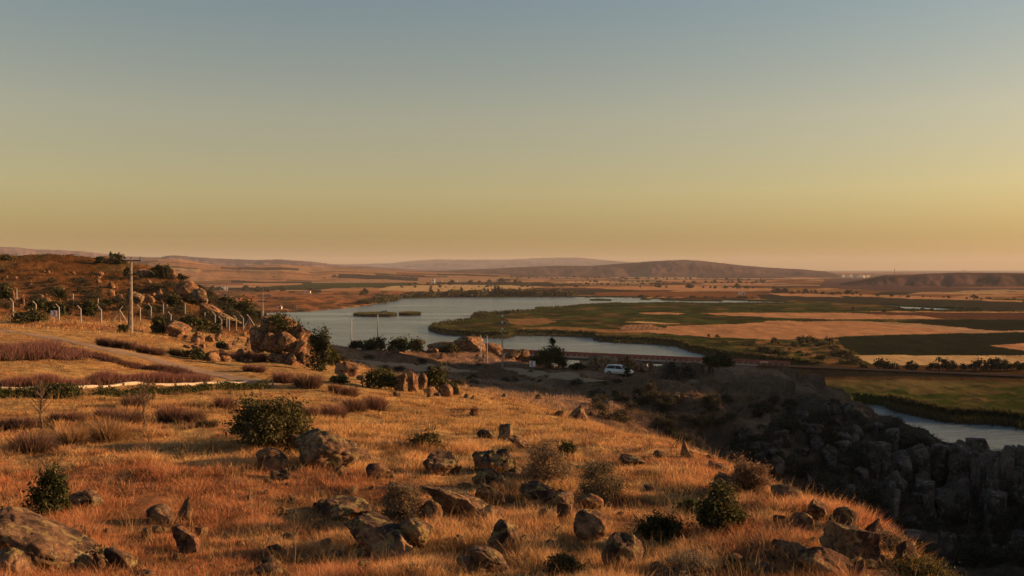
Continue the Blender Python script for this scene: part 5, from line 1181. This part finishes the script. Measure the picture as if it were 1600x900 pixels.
# row of round trees along the pale field on the right
for px, h, lb in [(1348,8,'smallest round tree at the left end of the row by the pale field'),(1374,14,'left of the joined pair at the start of the row'),(1386,11,'right of the joined pair at the start of the row'),(1396,10,'small tree after the joined pair'),(1424,13,'lone round tree after the first gap in the row'),
    (1456,10,'round tree left of the tall one in the row'),(1473,16,'tallest tree of the row by the pale field'),(1487,12,'round tree right of the tallest one in the row'),(1504,8,'low bushy tree in the middle of the row'),(1519,9,'low tree left of the dense right group'),
    (1531,14,'first tree of the dense right group'),(1548,14,'second tree of the dense right group'),(1563,16,'darkest widest tree of the dense right group'),(1574,13,'fourth tree of the dense right group'),(1589,10,'last round tree of the row inside the frame'),(1600,9,'tree cut by the right edge')]:
    single(0, px, 583.5, h*1.45, 'row by the pale field: '+lb if 'row' not in lb else lb, 1.15)
for px, py, h, lb in [(1211,541,12,'dark tree left of the three on the olive scrubland'),(1251,541,14,'tall dark tree, middle of the olive scrubland'),(1266,542,15,'leaning dark tree right of the tall scrubland tree'),(1277,540,9,'small tree between two larger scrubland trees'),(1296,543,15,'broad dark tree at the right of the scrubland'),(1240,546,9,'low tree in front of the tall scrubland tree'),
    (1107,529,5,'tiny bush at the left on the marsh edge'),(1121,529.5,6,'tiny tree on the marsh edge, second from the left')]: single(0, px, py, h, lb, 1.1)
row(2, 26, 1130, 1345, 545, 566, 5, 10, 'olive scrub bush on the flat right of the bridge', 'scrub bushes right of the bridge', 7)
row(2, 14, 1290, 1345, 548, 572, 8, 15, 'pale scrub bush at the corner of the dark crop field', 'scrub bushes at the field corner', 6)
row(2, 80, 570, 890, 473, 464.2, 9, 14, 'bush of the dense thicket along the far lake shore', 'bushes along the far lake shore', 0.5, 1.3, pos=lambda x: np.interp(x, [570, 600, 625, 700, 890], [477, 471.5, 465.8, 463.8, 463.4]))
for px, h in [(673,15),(685,11),(722,15),(756,13),(768,12),(774,17),(779,16),(784,15),(788,13),(812,12),(762,14)]:
    single(1, px, 464, h, 'poplar on the far lake shore at %s' % {673: 'the far left, first and tall', 685:'the left, second and shorter', 722:'the middle, standing alone', 756:'the left of the tall clump', 762:'the dark heart of the tall clump', 768:'the clump, third from its left', 774:'the tip of the tall clump', 779:'the right of the tallest tip', 784:'the right half of the clump', 788:'the right end of the clump', 812:'the far right, standing alone'}[px], 1.5)
single(0, 570, 463, 12, 'round dark tree on the shore bluff', 1.2)
row(2, 16, 575, 612, 474, 468, 5, 9, 'bush on the bluff at the left end of the shore thicket', 'bushes on the shore bluff', 2)
row(0, 30, 410, 585, 440, 439, 4, 7, 'small tree in the line above the green field', 'trees above the green field', 0.6, 1.2)
row(0, 22, 640, 820, 446.5, 444.5, 4, 7, 'small dark tree in the belt by the white tower', 'trees by the white tower', 0.8, 1.3)
row(0, 26, 560, 800, 425.5, 430, 2.5, 4, 'tiny tree on the far skyline fields', 'trees on the far fields', 0.7, 1.4)
row(0, 60, 770, 1200, 434, 438, 2, 3.6, 'tiny tree in the dark belts of the far plain', 'trees in the far belts', 1.6, 1.4)
row(0, 44, 800, 1060, 446, 445, 2, 4, 'small tree in the long belt behind the lake', 'trees in the belt behind the lake', 0.8, 1.4)
row(0, 20, 1000, 1210, 449.5, 452.5, 3.5, 6, 'small tree on the field edge behind the red bank', 'trees behind the red bank', 0.5, 1.3)
row(0, 24, 1200, 1340, 458.5, 461, 3.5, 7, 'dark tree in the line left of the pale right fields', 'trees left of the pale right fields', 1.2, 1.3)
row(0, 18, 1340, 1600, 463, 470, 2.5, 5, 'small tree along the far strip at right', 'trees along the far right strip', 1.0, 1.3)
row(2, 22, 880, 1200, 464.5, 466.5, 3, 5, 'low bush along the red bank behind the lake', 'bushes along the red bank', 0.5, 1.6)
row(0, 10, 330, 440, 455.0, 455.6, 6, 9, 'dark tree beside the red-roofed white house', 'trees beside the white house', 0.3, 1.5)
row(0, 12, 340, 420, 437, 436, 3.5, 6, 'dark tree in the field line above the white house', 'trees above the white house', 0.4, 1.5)
row(0, 8, 300, 330, 427, 425, 3, 5, 'dark tree on the stubble hill behind the rocky crest', 'trees on the stubble hill', 0.5, 1.4)
row(0, 14, 480, 500, 457, 458, 3, 5, 'small tree around the red-roofed farmhouse', 'trees around the farmhouse', 0.6, 1.4)
single(0, 1382, 489.5, 6, 'small dark tree on the maroon field edge', 1.4)
single(0, 1520, 466, 6, 'dark tree among the right far fields', 1.3)
row(0, 44, 900, 1200, 441, 443, 2, 3.8, 'tiny tree in the middle belt of the far plain', 'trees in the middle belt', 0.8, 1.5)
row(0, 18, 600, 900, 450, 449, 2.5, 5, 'tiny tree between the pale fields beyond the lake', 'trees between the pale fields', 0.8, 1.5)
row(0, 16, 420, 600, 432, 431, 2, 4, 'tiny tree on the slopes behind the green field', 'trees on the slopes behind', 1.5, 1.5)
row(1, 10, 1175, 1600, 487, 489, 3, 5, 'thin tree by the far channel', 'thin trees by the far channel', 0.6, 2.0)

# ------------------------------------------------------------------ buildings
def house(pos, w, d, h, label, rz=0.0, roof='hip', windows=3, name='white_house', storeys=2):
    t = empty(name, pos, rz); tag(t, label, 'house' if 'house' in name else 'building'); m = MB(); m.box((0, 0, h/2-0.3), (w, d, h+0.6)); wl = m.build('wall', M_WALL, t)
    m = MB(); o = 0.5; rh = h*0.3; r = [(-w/2-o, -d/2-o, h), (w/2+o, -d/2-o, h), (w/2+o, d/2+o, h), (-w/2-o, d/2+o, h), (-w/4 if roof == 'hip' else -w/2-o, 0, h+rh), (w/4 if roof == 'hip' else w/2+o, 0, h+rh)]
    m._add(r, [(0, 1, 5, 4), (2, 3, 4, 5), (1, 2, 5), (3, 0, 4), (3, 2, 1, 0)]); m.build('roof', M_ROOF, t)
    for s in range(storeys):
        for i in range(windows):
            m = MB(); x = -w/2+w*(i+0.5)/windows; m.box((x, -d/2-0.02, h*(s+0.55)/storeys), (w/windows*0.35, 0.08, h/storeys*0.42)); m.build('window', M_GLASS, t)
    m = MB(); m.box((w*0.12, -d/2-0.05, 1.05), (1.1, 0.1, 2.1)); m.build('door', M_DARK, t)
    m = MB(); m.box((w*0.22, d*0.1, h+rh*0.9), (0.7, 0.7, 1.2)); m.build('chimney', M_WALL, t); return t
p = plain_at(348.5, 454.5); house(p, 17, 12, 9, 'two-storey white house with a red hip roof among dark trees', 0.3)
p = plain_at(479, 458.8); house(p, 13, 8, 3.4, 'low farmhouse with red roof on the shore rise', 0.1, 'gable', 3, 'farm_house', 1)
p = plain_at(437, 485.0); house((p[0], p[1], max(p[2], 0.5)), 4.2, 3, 2.4, 'tiny white hut on the left lake shore', 0, 'gable', 2, 'shore_hut', 1)
p = plain_at(462, 484.2); house((p[0], p[1], max(p[2], 0.5)), 2.4, 2.2, 1.8, 'smaller pale hut right of the white hut on the shore', 0.2, 'gable', 1, 'shore_hut', 1)
p = plain_at(708, 441); house(p, 26, 12, 4, 'long low white shed on the far plain', 0.0, 'gable', 6, 'long_shed', 1)
p = plain_at(688, 441.5); house(p, 14, 10, 4, 'low building between the white tower and the long shed', 0.0, 'gable', 3, 'farm_building', 1)
p = plain_at(677, 443); t = empty('white_tower', p); tag(t, 'square white tower building on the far plain', 'tower'); m = MB(); m.box((0, 0, 6), (8.5, 8.5, 13)); m.build('wall', M_WALL, t); m = MB(); m.box((0, 0, 13.1), (9.4, 9.4, 1.0), top=0.3); m.build('roof', M_ROOF, t)
for i in (-1, 1): m = MB(); m.box((i*2, -4.3, 8), (1.4, 0.1, 2)); m.build('window', M_GLASS, t)
p = plain_at(1159, 461); house(p, 9, 6, 4, 'small pale barn on the field edge behind the marsh', 0.1, 'gable', 2, 'pale_barn', 1)
# village on the far right, on rising ground
R = np.random.RandomState(9); WH = np_mesh  # shared wall and roof meshes
mw = MB(); mw.box((0, 0, 4.0), (12, 9, 9)); mw = mw.build('wall', M_WALL); mr = MB(); mr._add([(-6.5, -5, 8.5), (6.5, -5, 8.5), (6.5, 5, 8.5), (-6.5, 5, 8.5), (-6.5, 0, 11), (6.5, 0, 11)], [(0, 1, 5, 4), (2, 3, 4, 5), (1, 2, 5), (3, 0, 4), (3, 2, 1, 0)]); mr = mr.build('roof', M_ROOF)
mg = MB()
for a in (-4, -1.3, 1.3, 4):
    for b in (2.2, 5.6): mg.box((a, -4.53, b), (1.3, 0.1, 1.5))
mg = mg.build('windows', M_GLASS); vt = empty('village_house'); mw.parent = mr.parent = mg.parent = vt
for i in range(26):
    o = vt if i == 0 else copy_tree(vt); px = 1314+i*1.75+R.uniform(-.6, .6); py = 433.3+R.uniform(-0.9, 0.9); d = 4150+R.uniform(-60, 60)
    z_ = CAMZ-(py-HZ)/F*d; o.location = ((px-800)/F*d, d, z_); o.rotation_euler.z = R.uniform(-0.5, 0.5); tag(o, 'white village house far off left of the right plateau', 'house', 'houses of the far village')
# rise the village stands on
xs = np.linspace(1285, 1400, 50); ts = np.linspace(-1, 1, 20); X, T = np.meshgrid(xs, ts); DD = 4150*(1+0.06*T); top = CAMZ-(434.5-HZ)/F*4150
Z = -2+(top+3.5)*np.clip(1-np.abs((X-1340)/55)**3, 0, 1)*(1-sstep(0.35, 1, np.abs(T)))
i = np.arange(X.size).reshape(X.shape); q = np.stack([i[:-1, :-1], i[:-1, 1:], i[1:, 1:], i[1:, :-1]], -1).reshape(-1, 4)
o = link('village_hill', np_mesh('village_hill', np.stack([((X-800)/F*DD).ravel(), DD.ravel(), Z.ravel()], 1), q, mats=[M_HILL], col=np.tile((0.16, 0.10, 0.07), (X.size, 1)))); tag(o, kind='structure')
def mast(px, base, top, d, label):
    k = d/F; z = CAMZ-(base-HZ)*k; t = empty('radio_mast', ((px-800)*k, d, z)); tag(t, label, 'mast', 'masts on the right plateau'); H = (base-top)*k
    m = MB(); m.tube((0, 0, -8), (0, 0, H), 0.00022*d, 0.00012*d, 6); m.build('shaft', M_DARK, t); m = MB(); m.tube((0, 0, H*0.75), (0, 0, H*0.95), 0.0004*d, 0.0004*d, 8); m.build('antenna', M_DARK, t)
mast(1398, 429.5, 420.5, 2600, 'tall dark mast on the left end of the right plateau'); mast(1505, 427, 422, 2600, 'shorter mast further right on the plateau, left one'); mast(1509, 427, 421.5, 2600, 'shorter mast further right on the plateau, right one')
mast(525, 419, 413, 4150, 'thin mast on the far stubble hills left of centre')
# bird
m = MB(); m._add([(0, -0.35, 0), (0.07, 0, 0.05), (0, 0.3, 0), (-0.07, 0, 0.05), (0, 0, -0.07), (0, 0, 0.09)], [(0, 1, 5), (1, 2, 5), (2, 3, 5), (3, 0, 5), (1, 0, 4), (2, 1, 4), (3, 2, 4), (0, 3, 4)])
for s in (-1, 1): m._add([(s*0.05, -0.1, 0.04), (s*0.05, 0.14, 0.04), (s*0.42, 0.06, 0.16), (s*0.42, -0.1, 0.16), (s*0.8, 0.1, 0.02), (s*0.05, 0, 0.0), (s*0.42, 0, 0.12)], [(0, 1, 2, 3), (3, 2, 4), (5, 6, 1), (6, 2, 1), (0, 3, 6, 5), (3, 4, 6), (4, 2, 6)])
b = m.build('bird', M_DARK); b.location = ((199.5-800)/F*300, 300, CAMZ+(HZ-262)/F*300); b.rotation_euler = (0.2, 0.3, 0.5); tag(b, 'small dark bird flying in the open sky at left', 'bird')
# ------------------------------------------------------------------ the air
t = NT('haze_air'); pv = t.n('ShaderNodeVolumePrincipled'); pv.inputs['Color'].default_value = (0.82, 0.80, 0.86, 1)
pv.inputs['Density'].default_value = HAZE; pv.inputs['Anisotropy'].default_value = 0.0
t.l(pv.outputs[0], t.out.inputs['Volume'])
m = MB(); m.box((0, 9000, 128), (36000, 24000, 274)); 
h = m.build('haze', t.mat); tag(h, kind='stuff')
